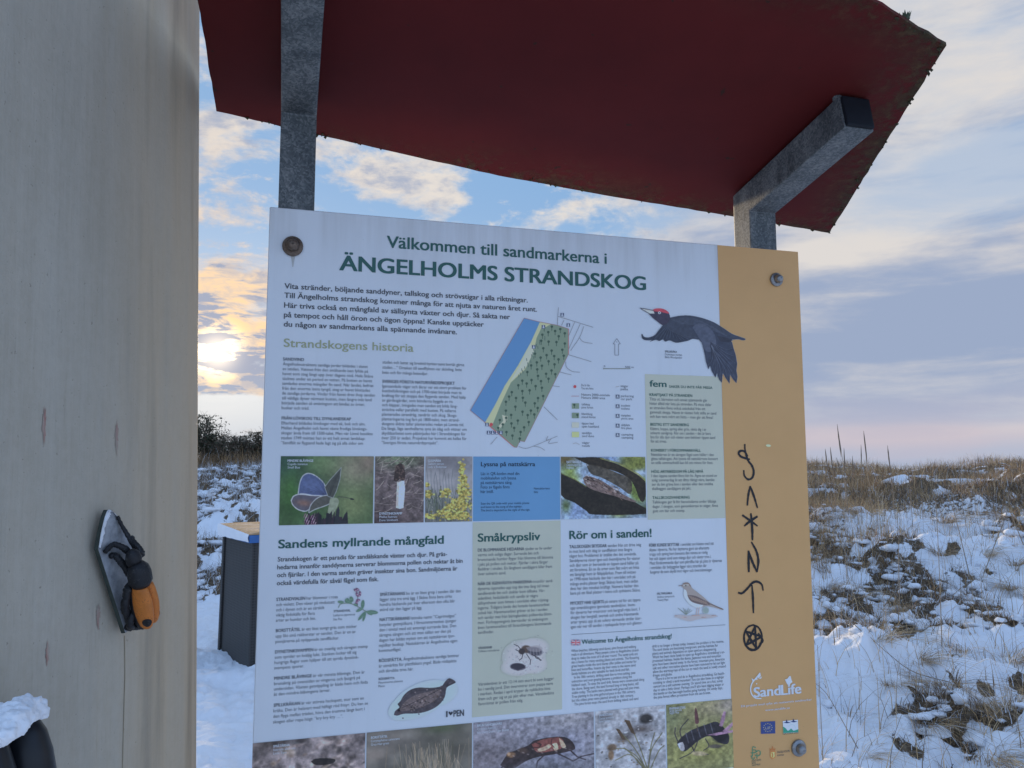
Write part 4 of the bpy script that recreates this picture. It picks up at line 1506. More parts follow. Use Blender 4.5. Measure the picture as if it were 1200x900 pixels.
caption_on(['*DYNSTINKSVAMP*', 'Phallus hadriani', 'Dune Stinkhorn'], 444.4, 603.2, 610.8, 471)

# flowering yellow bedstraw
c = photo('p', 498.6, 553.4, 540, 'A', (320, 525), 5.0, 2.4, (118, 126, 148))
c.blob(1030, 80, 160, 60, (92, 98, 118)); c.blob(920, 220, 120, 60, (132, 140, 164)); c.blob(1000, 420, 190, 120, (72, 80, 88), 1); c.blob(940, 330, 80, 60, (80, 92, 100))
c.noise(40, 0.16, 23)
for k in range(150):
    x = rg.uniform(890, 1165); y = rg.uniform(270, 440)
    c.line([(x, y), (x + rg.normal(0, 12), y - rg.uniform(18, 60))], rg.uniform(2, 4), [(60, 78, 64), (96, 110, 112), (130, 138, 152), (44, 56, 56)][k % 4], 0.8)
for k in range(9):
    x = 905 + k * 17
    c.line([(x + 10, 260), (x + 4, 190), (x - 4 + (k % 3) * 8, 120 + 9 * (k % 4))], 2.2, (62, 74, 90), 0.75)
for cx, cy, n, sx, sy in [(1105, 120, 50, 16, 36), (1110, 190, 70, 22, 30), (1120, 260, 110, 32, 36), (1100, 330, 150, 44, 38), (1040, 350, 60, 30, 22), (1010, 265, 60, 22, 22), (912, 272, 50, 16, 18), (905, 215, 16, 9, 8),
                            (1000, 385, 70, 40, 18), (1090, 400, 100, 60, 22), (920, 405, 30, 24, 12), (1040, 410, 60, 50, 12)]:
    for _ in range(n):
        g = rg.integers(0, 4)
        c.blob(cx + rg.normal(0, sx * .6), cy + rg.normal(0, sy * .6), 6.5, 6, [(158, 148, 62), (126, 122, 52), (92, 96, 48), (178, 168, 84)][g], 0.95, 0, 3)
c.build('photo_print', 2, M_PRINT, c.frame)
caption_on(['*GULMÅRA*', 'Galium verum', 'Lady´s Bedstraw'], 501.2, 541.2, 548.4, 523)

# nightjar on a branch
c = photo('p', 657, 756, 540, 'A', (540, 525), 5.217, 2.2, (110, 140, 190))
c.blob(640, 70, 70, 50, (70, 62, 34)); c.blob(660, 150, 70, 60, (92, 116, 62)); c.blob(730, 180, 50, 60, (120, 150, 205), 1, 0, 2)
c.blob(690, 190, 40, 50, (110, 138, 62), 0.8); c.blob(1050, 90, 110, 70, (88, 102, 44), 1, 0, 2); c.blob(900, 80, 80, 40, (92, 120, 178), 1)
c.blob(1085, 260, 70, 110, (84, 108, 50), 1, 0, 2); c.blob(1095, 160, 50, 30, (128, 156, 206), .9); c.blob(700, 400, 90, 60, (104, 134, 196), 1)
c.blob(640, 370, 30, 50, (70, 96, 54), .9); c.blob(960, 420, 70, 40, (92, 108, 52), 1); c.blob(1115, 400, 50, 40, (48, 62, 34), .9)
c.poly([(690, 52), (850, 52), (880, 72), (960, 100), (1085, 175), (1125, 225), (1120, 330), (1090, 345), (1040, 215), (950, 150), (830, 115), (760, 92)], (36, 34, 30), 1, 3)
c.poly([(760, 95), (840, 110), (960, 160), (1035, 205), (1030, 300), (960, 250), (860, 190), (790, 160)], (58, 56, 52), 0.9, 3)
c.line([(850, 58), (960, 92), (1080, 165), (1120, 205)], 10, (104, 112, 62), 0.8)
c.poly([(612, 158), (670, 185), (760, 240), (900, 300), (1010, 330), (1090, 375), (1140, 432), (815, 432), (760, 405), (690, 350), (612, 300)], (30, 30, 30), 1, 3)
c.line([(612, 158), (690, 195), (760, 245)], 7, (78, 88, 46), 0.8)
c.noise(34, 0.22, 37)
c.poly([(742, 190), (760, 176), (790, 180), (850, 205), (900, 240), (960, 285), (1060, 345), (1040, 350), (930, 310), (850, 285), (790, 262), (755, 232)], (92, 84, 92), 1, 3)
for k in range(90):
    t = rg.random(); x = 750 + 230 * t; y = 190 + 105 * t + rg.normal(0, 15)
    c.line([(x, y), (x + rg.uniform(8, 22), y + rg.uniform(4, 14))], rg.uniform(2, 5), [(150, 150, 166), (52, 42, 44), (104, 88, 86), (40, 36, 42)][k % 4], 0.8)
c.line([(752, 190), (780, 184), (800, 195)], 4, (46, 36, 40)); c.blob(772, 198, 7, 6, (30, 26, 30), 1, 0, 3)
c.noise(12, 0.30, 39); c.build('photo_print', 2, M_PRINT, c.frame)
caption_on(['*NATTSKÄRRA*', 'Caprimulgus europaeus', 'Nightjar'], 663.6, 542.6, 549.4, 689)

# lower row ------------------------------------------------------------------
c = photo('p', 296.4, 428, 865, 'C', (290, 830), 4.138, 1.8, (108, 106, 122))
c.noise(70, 0.5, 51, 5)
for k in range(60):
    c.blob(rg.uniform(20, 575), rg.uniform(130, 520), rg.uniform(14, 50), rg.uniform(8, 26), [(150, 142, 156), (64, 62, 72), (132, 124, 122), (86, 92, 108), (46, 46, 54)][k % 5], 0.7, rg.normal(0, .4), 1.5)
for k in range(70):
    c.blob(rg.uniform(20, 575), rg.uniform(200, 520), rg.uniform(8, 22), rg.uniform(5, 11), [(150, 146, 160), (48, 48, 54), (96, 84, 80)][k % 3], 0.7, rg.normal(0, .5), 1)
c.poly([(305, 262), (330, 250), (400, 256), (425, 268), (400, 285), (330, 282)], (38, 38, 44), 1, 3); c.blob(500, 262, 24, 18, (48, 46, 52), .9)
c.blob(120, 155, 90, 40, (58, 56, 62), .9); c.noise(22, 0.4, 57, 5)
c.build('photo_print', 2, M_PRINT, c.frame)
caption_on(['*SMÅTÄRNA*', 'Sternula albifrons', 'Little Tern'], 320.2, 875.6, 884, 346)

c = photo('p', 429.8, 553, 855, 'C', (290, 830), 4.138, 1.8, (86, 90, 96))
c.blob(700, 140, 160, 60, (98, 100, 108)); c.blob(960, 200, 160, 90, (78, 82, 84)); c.blob(620, 210, 70, 40, (112, 110, 116)); c.blob(940, 105, 90, 30, (66, 80, 66))
c.noise(60, 0.22, 61)
for k in range(140):
    x = rg.normal(880, 80); t = rg.normal(0, 34)
    c.line([(x, 470), (x + t * .4, 330), (x + t, rg.uniform(165, 290))], rg.uniform(1.5, 3.2), [(150, 140, 128), (112, 106, 100), (66, 72, 66), (128, 128, 130)][k % 4], 0.7)
c.build('photo_print', 2, M_PRINT, c.frame)
caption_on(['*BORSTTÅTEL*', 'Corynephorus canescens', 'Grey Hair-grass'], 434.6, 865.4, 873.6, 468)

c = photo('p', 554.6, 695.6, 842, 'C', (570, 810), 4.0, 2.0, (108, 116, 146))
c.blob(0, 300, 160, 120, (96, 98, 120)); c.blob(330, 300, 120, 80, (100, 110, 148)); c.blob(380, 140, 160, 60, (124, 132, 158)); c.noise(90, 0.10, 71)
c.poly([(60, 352), (95, 298), (130, 285), (190, 265), (215, 245), (270, 236), (330, 236), (370, 246), (400, 275), (410, 308), (385, 318), (330, 325), (240, 330), (180, 345), (110, 380)], (44, 40, 48), 1, 3)
c.poly([(205, 262), (260, 242), (330, 240), (355, 262), (342, 300), (290, 308), (230, 306)], (102, 62, 64), 1, 3)
for p_ in ([(232, 290), (270, 278), (286, 270), (296, 284), (270, 300), (240, 304)], [(300, 272), (322, 268), (330, 300), (312, 306)], [(334, 244), (352, 262), (366, 292), (350, 298), (338, 272)]):
    c.poly(p_, (170, 158, 148), .9, 3)
c.line([(225, 255), (250, 268), (240, 282), (215, 280)], 5, (56, 40, 46)); c.line([(300, 246), (296, 268), (310, 290)], 4, (60, 42, 48))
c.blob(110, 305, 22, 16, (96, 78, 64), 1, 0, 2); c.blob(100, 300, 9, 9, (150, 124, 92), .8, 0, 2); c.blob(165, 290, 26, 16, (60, 52, 54), .9, .3, 2)
for k in range(14):
    c.blob(100 + k * 22, 300 + 14 * math.sin(k * 2.1), 7, 4, (122, 118, 134), .55, .5, 2)
for q in ([(150, 345), (120, 372), (90, 420)], [(260, 328), (232, 352), (220, 420)], [(320, 320), (360, 345), (400, 372), (440, 352), (500, 345)], [(385, 312), (420, 352), (460, 372)], [(110, 330), (70, 360), (40, 420)]):
    c.line(q, 7, (48, 44, 56))
c.blob(280, 395, 260, 45, (76, 84, 106), .8)
c.noise(16, 0.34, 73); c.build('photo_print', 2, M_PRINT, c.frame)
caption_on(['*BRUN SANDJÄGARE*', 'Cicindela hybrida', 'Northern Dune Tiger Beetle'], 559, 851.4, 859.6, 596)

c = photo('p', 697.4, 779, 838, 'C', (570, 810), 4.0, 2.2, (128, 140, 168))
c.noise(30, 0.22, 81, 5)
c.blob(745, 145, 36, 30, (40, 42, 50), 1, 0, 2); c.blob(720, 200, 60, 24, (62, 60, 68), .9); c.blob(640, 240, 40, 26, (60, 58, 62), .8); c.blob(560, 110, 40, 20, (80, 84, 98), .8)
for k in range(50):
    c.blob(rg.uniform(515, 830), rg.uniform(150, 450), rg.uniform(3, 9), rg.uniform(2, 6), [(66, 66, 72), (160, 172, 200), (90, 82, 76)][k % 3], .8, 0, 2)
for q in ([(748, 420), (715, 300), (665, 150)], [(742, 420), (690, 300), (612, 185)], [(748, 420), (770, 310), (820, 230)], [(752, 420), (765, 300), (785, 225)], [(740, 420), (670, 330), (600, 350)], [(735, 420), (650, 300), (575, 292)], [(756, 430), (800, 330), (828, 300)], [(745, 430), (700, 345), (640, 290)]):
    c.line(spline(q, 5), 5, (72, 78, 64)); c.line(spline(q, 5), 2, (120, 122, 98), .7)
for q in ([(642, 138), (668, 146), (694, 225), (676, 215)], [(602, 180), (622, 190), (650, 250), (632, 244)]):
    c.poly(q, (70, 60, 50), 1)
c.blob(585, 280, 24, 20, (78, 68, 58), .9, 0, 2); c.blob(580, 320, 14, 30, (104, 88, 70), .9, 0, 2); c.noise(18, 0.3, 87, 5)
c.build('photo_print', 2, M_PRINT, c.frame)
caption_on(['*SANDSTARR*', 'Carex arenaria', 'Sand Sedge'], 701.4, 839.4, 846.6, 719)

c = photo('p', 780.4, 857.6, 828, 'C', (570, 810), 4.0, 2.2, (104, 112, 80))
c.blob(860, 120, 70, 90, (88, 100, 78)); c.blob(1050, 90, 110, 60, (122, 124, 104)); c.blob(1000, 320, 170, 80, (112, 120, 70)); c.blob(1130, 80, 60, 60, (118, 118, 130), .8); c.noise(60, 0.10, 91)
c.poly([(888, 262), (912, 232), (960, 200), (1030, 178), (1070, 168), (1095, 190), (1118, 225), (1132, 262), (1122, 300), (1080, 285), (1040, 245), (990, 262), (945, 300), (920, 315), (895, 290)], (36, 38, 52), 1, 3)
for x, y in ((935, 225), (960, 212), (990, 200), (1020, 190), (1050, 186)):
    c.line([(x - 6, y - 12), (x + 6, y + 45)], 5, (84, 92, 122), .6)
c.blob(1090, 255, 40, 34, (24, 26, 34), 1, .5, 2)
c.poly([(890, 270), (915, 262), (922, 305), (905, 308)], (150, 160, 190), .9, 2)
for q in ([(908, 235), (905, 190), (942, 140)], [(892, 255), (880, 215), (882, 180)], [(985, 262), (960, 320), (900, 350)], [(1020, 258), (1035, 300), (1010, 320)], [(955, 290), (975, 330), (1030, 345)]):
    c.line(spline(q, 4), 5, (48, 48, 62))
c.line([(982, 180), (984, 210)], 4, (70, 60, 60)); c.poly([(974, 168), (972, 110), (978, 80), (986, 108), (992, 160), (984, 172)], (76, 52, 62), 1, 3)
for q in ([(1085, 195), (1100, 140), (1110, 115), (1120, 120), (1112, 170), (1100, 200)], [(1100, 225), (1150, 180), (1150, 200), (1118, 238)], [(1025, 238), (1080, 230), (1155, 225), (1155, 238), (1070, 246)]):
    c.poly(q, (128, 104, 148), .95)
c.blob(990, 335, 40, 14, (140, 136, 118), .9, .2, 2); c.blob(1065, 305, 36, 12, (62, 62, 68), .9, .1, 2)
c.noise(16, 0.32, 93); c.build('photo_print', 2, M_PRINT, c.frame)
caption_on(['*FRÄMMANDE STEKEL*', 'Sapyga clavicornis', 'Sapygid Wasp'], 784, 831.6, 836.6, 803)

# --- the map ----------------------------------------------------------------
c = Canvas(30, 0, 860, 890, 3.0, (540, 360), 5.295)
G = (96, 122, 118); SANDC = (156, 164, 158); DUNE = (160, 166, 172)
c.poly([(392, 68), (490, 92), (600, 113), (668, 135), (668, 290), (395, 835), (366, 828), (347, 870), (330, 868), (150, 715), (58, 640)], G)
c.poly([(490, 92), (560, 104), (520, 128), (505, 118), (470, 190), (452, 275), (400, 385), (310, 468), (248, 600), (200, 720), (185, 738), (150, 715), (215, 600), (270, 490), (355, 360), (435, 215)], (158, 164, 140), 1, 0)
c.poly([(432, 225), (455, 270), (405, 370), (330, 440), (300, 470), (365, 362)], DUNE, .9)
c.poly([(392, 68), (490, 92), (435, 215), (355, 360), (270, 490), (215, 600), (150, 715), (58, 640)], (66, 118, 188))
c.poly([(255, 668), (292, 680), (285, 705), (235, 760), (222, 752), (262, 705)], (152, 162, 158))
EDGE = [(392, 68), (490, 92), (600, 113), (668, 135), (668, 290), (395, 835), (366, 828), (347, 870), (330, 868), (150, 715), (58, 640), (392, 68)]
c.line(EDGE, 3.2, (120, 92, 110))
for q in ([(150, 715), (230, 780), (330, 868)], [(668, 135), (668, 290)]):
    c.line(q, 3.2, (166, 78, 92))
rg = np.random.default_rng(21)
pts = []
while len(pts) < 78:
    x, y = rg.uniform(190, 665), rg.uniform(115, 850)
    if c._in([(520, 118), (655, 140), (658, 285), (388, 815), (335, 850), (215, 745), (260, 620), (330, 480), (420, 390), (470, 230)], np.array(x), np.array(y)) and all(abs(x - a) + abs(y - b) > 44 for a, b in pts):
        pts.append((x, y))
    elif rg.random() < 0.0004:
        break
for x, y in pts:
    c.blob(x, y - 5, 8, 8, (46, 72, 68), 1, 0, 3); c.line([(x, y), (x, y + 19)], 4, (46, 72, 68))
for k in range(20):
    t = k / 19; x, y = 505 - 130 * t + rg.normal(0, 14), 180 + 240 * t
    c.line([(x, y), (x + 2, y + 14)], 4, (62, 88, 92))
ROAD = (92, 104, 128)
for q in ([(605, 0), (598, 112)], [(605, 58), (820, 125)], [(640, 80), (625, 112)], [(705, 95), (668, 180)], [(740, 105), (668, 262)], [(762, 120), (735, 190), (680, 270)], [(735, 190), (760, 215), (815, 225)], [(668, 295), (808, 338)], [(650, 340), (655, 372), (690, 398), (738, 404)],
          [(615, 402), (650, 412), (685, 420)], [(570, 488), (612, 494)], [(515, 618), (598, 698)], [(225, 805), (185, 850)], [(360, 865), (400, 876), (450, 862), (598, 800)], [(450, 862), (490, 870), (520, 888)], [(560, 815), (545, 845), (600, 838)], [(540, 800), (530, 825), (548, 820)]):
    c.line(spline(q, 4), 3.4, ROAD, .85)
for x, y in ((512, 122), (452, 247), (628, 47), (666, 112), (162, 728), (172, 778), (197, 778), (222, 778), (248, 778)):
    c.poly([(x - 11, y - 11), (x + 11, y - 11), (x + 11, y + 11), (x - 11, y + 11)], (52, 68, 112)); c.line([(x, y - 6), (x, y + 6)], 6, (190, 204, 230)); c.line([(x - 5, y + 6), (x + 6, y + 6)], 3, (190, 204, 230))
c.blob(188, 728, 10, 10, (184, 46, 58), 1, 0, 5); c.line([(180, 736), (225, 780)], 3, (190, 70, 80))
c.build('map_print', 2, M_PRINT)

# north arrow, scale and legend
c = Canvas(660, 180, 1100, 890, 3.0, (540, 360), 5.295)
for q in ([(955, 298), (955, 228), (945, 228), (967, 195), (989, 228), (978, 228), (978, 298), (955, 298)],):
    c.line(q, 3, (80, 92, 122))
c.blob(967, 216, 3, 3, (80, 92, 122), 1, 0, 4)
c.line([(885, 382), (1050, 382)], 4.5, (84, 98, 104)); c.line([(885, 376), (885, 386)], 2.5, (84, 98, 104))
c.blob(707, 493, 9, 9, (186, 50, 62), 1, 0, 5); c.line([(685, 552), (733, 552)], 3, (140, 104, 130))
for y, col in ((613, (96, 122, 118)), (672, (92, 118, 114)), (731, (152, 164, 172)), (790, (164, 168, 122))):
    c.poly([(688, y - 17), (733, y - 17), (733, y + 17), (688, y + 17)], col)
for x, y in ((703, 606), (722, 668)):
    c.blob(x, y, 7, 7, (40, 66, 62), 1, 0, 3); c.line([(x, y), (x, y + 18)], 4, (40, 66, 62))
c.line([(695, 846), (715, 842), (735, 852)], 3, (120, 130, 150)); c.line([(960, 495), (980, 492)], 3, (120, 130, 150))
for y in (555, 615, 675, 735, 793):
    c.poly([(960, y - 12), (984, y - 12), (984, y + 12), (960, y + 12)], (66, 82, 118)); c.line([(968, y + 6), (972, y - 7), (976, y + 6)], 3.5, (176, 190, 218))
c.build('map_legend', 2, M_PRINT)['kind'] = 'stuff'
for x, y, xr, t in ((681, 452.6, 695.2, ['Du är här', 'You are here']), (681.3, 463.6, 714.5, ['Natura 2000-område', 'Natura 2000 area']), (681.4, 475, 695, ['tallskog', 'pine forest']), (681.4, 486.2, 697.8, ['blandskog', 'mixed forest']), (681.6, 497.4, 701.6, ['öppen hed', 'open heathland']),
                    (681.8, 508.6, 696, ['sanddyn', 'sand dune']), (682, 520, 691, ['vägar', 'roads']), (727.2, 453.6, 736.2, ['stigar', 'paths']), (727.4, 465.2, 742.4, ['parkering', 'car park']), (727.6, 476.4, 738.4, ['toalett', 'toilets']), (727.8, 488, 742, ['rastplats', 'picnic area']), (728, 499.2, 740, ['eldplats', 'fire place']), (728.2, 510.4, 742, ['camping', 'camping'])):
    para_px('caption', t, x, y, x, y + 3.6, xr, 2.6)
para_px('caption', ['0                    500 m'], 707.3, 430.2, 707.3, 430.2, 742.5, 2.2)

# --- black woodpecker -------------------------------------------------------
c = Canvas(40, 100, 770, 630, 3.2, (740, 340), 5.625)
DK = (40, 50, 76)
c.poly([(208, 228), (180, 262), (150, 298), (112, 312), (82, 308), (70, 290), (64, 296), (72, 322), (100, 332), (132, 330), (118, 341), (160, 328), (182, 336), (205, 326), (222, 340), (250, 332), (290, 347), (330, 343), (372, 334), (402, 322), (452, 322), (440, 250)], DK, 1, 3)
c.poly([(205, 195), (250, 182), (330, 168), (400, 170), (470, 186), (540, 212), (600, 248), (660, 288), (705, 305), (750, 322), (735, 332), (700, 325), (655, 326), (600, 305), (560, 330), (520, 330), (440, 322), (360, 318), (280, 285), (225, 245), (200, 225)], (46, 56, 82), 1, 3)
NW = [(380, 238), (430, 208), (500, 222), (570, 270), (640, 318), (662, 345), (670, 380), (686, 430), (695, 485), (690, 530), (697, 572), (690, 614), (668, 590), (648, 560), (645, 618), (622, 585), (600, 548), (594, 612), (575, 590), (562, 548), (552, 578), (530, 540), (515, 500), (505, 524), (488, 470), (480, 420), (462, 350), (430, 310)]
c.poly(NW, (44, 54, 82), 1)
c.poly([(400, 245), (440, 220), (500, 240), (545, 290), (556, 350), (535, 398), (505, 408), (478, 390), (452, 330)], (60, 72, 104), 1, 3)
tips = [(690, 610), (645, 614), (594, 608), (552, 574), (505, 520), (694, 530), (690, 470)]
for i, (tx, ty) in enumerate([(697, 600), (672, 592), (646, 612), (622, 586), (595, 608), (572, 585), (552, 574), (530, 540), (506, 520), (690, 540), (694, 500), (684, 450), (672, 400)]):
    c.line(spline([(520, 380 - i * 3), ((520 + tx) / 2 + 12, (380 + ty) / 2), (tx - 4, ty - 8)], 4), 2.6, (28, 34, 56), .85)
    c.line(spline([(526, 380 - i * 3), ((530 + tx) / 2 + 14, (380 + ty) / 2), (tx - 10, ty - 14)], 4), 2.2, (86, 100, 134), .55)
for i in range(12):
    c.line([(215 + i * 9, 245 + i * 5), (140 + i * 25, 322 + 10 * math.sin(i))], 2.4, (26, 32, 54), .8)
    c.line([(222 + i * 9, 246 + i * 5), (150 + i * 25, 322 + 10 * math.sin(i))], 1.8, (84, 98, 130), .5)
for i in range(7):
    c.line(spline([(260 + i * 10, 196 + i * 4), (400 + i * 10, 186 + i * 9), (540 + i * 14, 246 + i * 9)], 4), 3, (74, 88, 120), .35)
c.poly([(560, 300), (640, 318), (668, 330), (640, 345), (585, 340)], (38, 44, 66), 1)
c.poly([(112, 158), (135, 132), (180, 122), (222, 132), (248, 160), (252, 190), (240, 215), (205, 232), (165, 205), (140, 185)], (48, 48, 76), 1, 3)
c.poly([(128, 138), (150, 124), (190, 121), (225, 132), (248, 154), (222, 152), (195, 145), (160, 142)], (150, 52, 78), 1, 3)
c.poly([(55, 118), (75, 119), (142, 134), (150, 155), (118, 156)], (150, 162, 182), 1); c.line([(55, 119), (100, 126), (146, 136)], 5, (60, 68, 92)); c.line([(62, 124), (118, 156)], 4, (48, 56, 80))
c.blob(183, 150, 9, 8, (196, 204, 214), 1, 0, 4); c.blob(183, 150, 4, 4, (24, 26, 36), 1, 0, 4)
c.noise(16, 0.14, 5); c.build('bird_print', 3, M_PRINT)

# --- tawny pipit ------------------------------------------------------------
c = Canvas(770, 405, 1140, 715, 3.2, (655, 610), 5.854)
c.poly([(785, 662), (820, 645), (900, 652), (980, 640), (1050, 648), (1092, 655), (1040, 668), (960, 675), (900, 690), (850, 680), (820, 668)], (136, 140, 162), .8, 3)
for k in range(40):
    c.blob(800 + (k * 67) % 270, 650 + (k * 13) % 26, 10, 3, [(116, 102, 116), (160, 150, 164), (122, 112, 120)][k % 3], .8, 0, 2)
for k in range(9):
    c.line([(870, 645), (815 + k * 12, 600 + (k % 3) * 8)], 3.4, (92, 112, 120))
c.blob(1005, 615, 24, 26, (106, 132, 146), .9, 0, 2)
c.poly([(838, 450), (850, 430), (872, 422), (895, 432), (910, 460), (940, 485), (985, 520), (1030, 560), (1075, 585), (1125, 605), (1118, 612), (1060, 595), (1010, 585), (985, 592), (945, 598), (905, 580), (870, 545), (852, 505), (856, 470)], (122, 124, 138), 1, 3)
c.poly([(856, 470), (872, 480), (885, 520), (930, 560), (985, 572), (978, 592), (945, 598), (905, 580), (870, 545), (853, 505)], (170, 178, 200), 1, 3)
c.poly([(878, 510), (930, 515), (985, 540), (1040, 572), (1000, 580), (930, 566), (895, 545)], (84, 80, 92), 1, 3)
for k in range(9):
    c.line([(890 + k * 14, 515 + k * 5), (915 + k * 13, 545 + k * 4)], 3, (158, 146, 142), .8)
c.line([(850, 432), (882, 428), (902, 450)], 5, (88, 76, 78)); c.line([(845, 445), (890, 440)], 3, (190, 188, 196)); c.blob(868, 446, 5, 4, (34, 34, 44), 1, 0, 3)
c.line([(820, 447), (848, 444)], 4.5, (90, 84, 96)); c.line([(1040, 572), (1122, 608)], 6, (82, 74, 78))
c.line([(948, 595), (938, 650)], 3.4, (150, 130, 134)); c.line([(962, 594), (952, 648)], 3.4, (150, 130, 134)); c.line([(925, 652), (965, 650)], 3, (140, 120, 124))
c.build('bird_print', 3, M_PRINT)

# --- plaice -----------------------------------------------------------------
c = Canvas(700, 285, 1095, 530, 3.2, (300, 730), 4.615)
for a_, b_, rx, ry, al in ((890, 415, 185, 95, .55), (820, 450, 120, 70, .6), (1000, 380, 110, 70, .5)):
    c.blob(a_, b_, rx, ry, (134, 168, 190), al, -0.45, 2)
F_ = [(745, 497), (752, 475), (775, 455), (765, 438), (780, 422), (800, 388), (835, 360), (880, 348), (940, 350), (1000, 342), (1020, 318), (1045, 298), (1080, 318), (1060, 332), (1030, 350), (1020, 400), (985, 445), (930, 475), (870, 488), (800, 490), (765, 500)]
c.poly(F_, (58, 58, 74), 1, 3)
c.poly([(775, 470), (800, 430), (860, 390), (930, 372), (1000, 358), (985, 400), (940, 435), (870, 462), (800, 476)], (84, 80, 92), 1, 3)
c.line(spline([(790, 458), (860, 425), (930, 390), (1005, 352)], 5), 3.5, (44, 42, 56)); c.line(spline([(790, 420), (850, 372), (930, 362), (1000, 350)], 5), 2.5, (40, 40, 54), .7)
for k in range(70):
    t = rg.random(); c.blob(770 + 250 * t, 478 - 105 * t + rg.normal(0, 24), 5, 4, [(40, 38, 50), (112, 108, 122), (70, 60, 66)][k % 3], .7, 0, 2)
c.blob(772, 472, 7, 6, (24, 22, 32), 1, 0, 3); c.line([(1030, 345), (1075, 318)], 3, (34, 34, 46)); c.line([(1030, 345), (1050, 302)], 3, (34, 34, 46))
M_ = c._in(spline(F_ + [F_[0]], 3), c.X, c.Y)
c.noise(12, 0.22, 9, 3, M_); c.build('fish_print', 3, M_PRINT, thr=0.25)

# --- mining bee and its burrow ------------------------------------------------
c = Canvas(130, 525, 385, 725, 3.2, (550, 610), 3.917, (128, 147, 158))
c.a[:] = 0
for a_, b_, rx, ry in ((250, 625, 105, 82), (300, 580, 70, 45), (215, 675, 75, 40), (300, 660, 60, 45)):
    c.blob(a_, b_, rx, ry, (152, 160, 186), .85, 0, 2)
for k in range(160):
    x, y = rg.normal(258, 58), rg.normal(628, 45)
    c.blob(x, y, 3, 2.4, [(126, 132, 158), (174, 182, 206), (108, 112, 136)][k % 3], .6, 0, 2)
c.blob(222, 670, 34, 16, (44, 46, 66), 1, 0.05, 4); c.line([(190, 676), (222, 688), (256, 676)], 4, (78, 80, 104))
c.blob(262, 590, 24, 18, (70, 62, 64), 1, .2, 3); c.blob(240, 600, 15, 14, (50, 48, 58), 1, 0, 3); c.blob(300, 600, 34, 20, (62, 66, 88), 1, .15, 3)
for k in range(4):
    c.line([(278 + k * 14, 588), (282 + k * 14, 618)], 3, (112, 116, 140), .8)
c.poly([(258, 582), (310, 572), (336, 586), (318, 602), (275, 598)], (124, 128, 150), .6, 3)
for q in ([(236, 592), (222, 575), (205, 568)], [(245, 612), (240, 632), (228, 640)], [(262, 612), (280, 640), (278, 660)], [(285, 615), (318, 630), (325, 642)], [(300, 618), (305, 630), (330, 640)], [(228, 600), (212, 592)]):
    c.line(q, 3.4, (44, 44, 58))
c.build('insect_print', 3, M_PRINT, thr=0.3)

# --- sea pea ---------------------------------------------------------------------
c = Canvas(415, 355, 680, 560, 3.2, (300, 610), 4.615)
GR = (70, 108, 106)
c.line(spline([(445, 470), (460, 450), (510, 448), (560, 470), (600, 492), (655, 495)], 5), 4, (78, 104, 104))
for cx, cy, rx, ry, r_ in ((458, 440, 17, 8, .1), (492, 432, 12, 14, .6), (516, 425, 11, 16, -.3), (505, 440, 14, 9, .4), (577, 452, 10, 24, .1), (560, 482, 22, 8, -.5), (630, 495, 30, 11, .1), (612, 500, 20, 8, .5), (572, 515, 8, 32, .7), (585, 520, 7, 26, .3), (540, 455, 12, 8, .2)):
    c.blob(cx, cy, rx, ry, GR, 1, r_, 3); c.line([(cx - rx * .7 * math.cos(r_), cy - rx * .7 * math.sin(r_)), (cx + rx * .7 * math.cos(r_), cy + rx * .7 * math.sin(r_))], 2, (120, 150, 150), .6)
c.line(spline([(548, 460), (550, 420), (545, 378)], 4), 3.4, (76, 84, 100))
for cx, cy in ((538, 376), (548, 372), (562, 392), (556, 405), (545, 398), (552, 430), (545, 440)):
    c.blob(cx, cy, 12, 7, (88, 70, 108), 1, rg.normal(0, .7), 3); c.blob(cx + 3, cy + 2, 6, 4, (150, 136, 178), .8, 0, 2)
c.build('plant_print', 3, M_PRINT)

# --- flag, sand stripe logos, stickers --------------------------------------------
c = Canvas(78, 108, 140, 146, 4.0, (655, 730), 5.581, (60, 66, 120))
for q in ([(80, 110), (138, 145)], [(138, 110), (80, 145)]):
    c.line(q, 8, (176, 184, 208)); c.line(q, 3, (160, 52, 78))
for q in ([(80, 127), (140, 127)], [(109, 108), (109, 146)]):
    c.line(q, 13, (176, 184, 208)); c.line(q, 8, (160, 44, 70))
c.build('flag_print', 3, M_PRINT)

put_text('stamp_lettering', [line_px('I', 522.5, 840.2, 524.4, 7.0, yr=840, bold=0.0), line_px('PEN', 531.2, 839.6, 543.6, 7.2, yr=838.6, bold=0.03)], M_INK, 3)
c = Canvas(1036, 474, 1066, 505, 5, (300, 730), 4.615)
c.poly([(1052, 500), (1041, 487), (1041, 480), (1047, 478), (1052, 484), (1057, 478), (1063, 480), (1063, 487)], (34, 42, 62), 1)
c.build('stamp_lettering', 3, M_PRINT)

ORG, S_ = (840, 760), 6.43
SW = (208, 206, 204)
put_text('logo_lettering', [line_px('Sand', 882.8, 817, 914.6, 11.4, yr=814.3, bold=0.03, res=4), line_px('Life', 914.9, 814.3, 938.8, 11.6, yr=811.8, bold=0.03, res=4)], M_WHITE, 3)
c = Canvas(240, 165, 590, 395, 4, ORG, S_)
c.line(spline([(330, 375), (290, 372), (262, 345), (252, 305), (262, 262), (290, 225), (322, 185)], 6), 9, SW)
for q in ([(268, 250), (258, 222), (282, 236)], [(285, 236), (298, 212), (306, 232)], [(300, 215), (312, 190), (322, 178), (330, 205), (312, 222)], [(308, 225), (340, 208), (330, 226)], [(290, 262), (302, 258), (300, 272)]):
    c.poly(q, SW, 1)
c.poly([(510, 232), (530, 225), (540, 210), (552, 206), (560, 235), (566, 252), (552, 262), (545, 275), (528, 268)], SW, 1, 3)
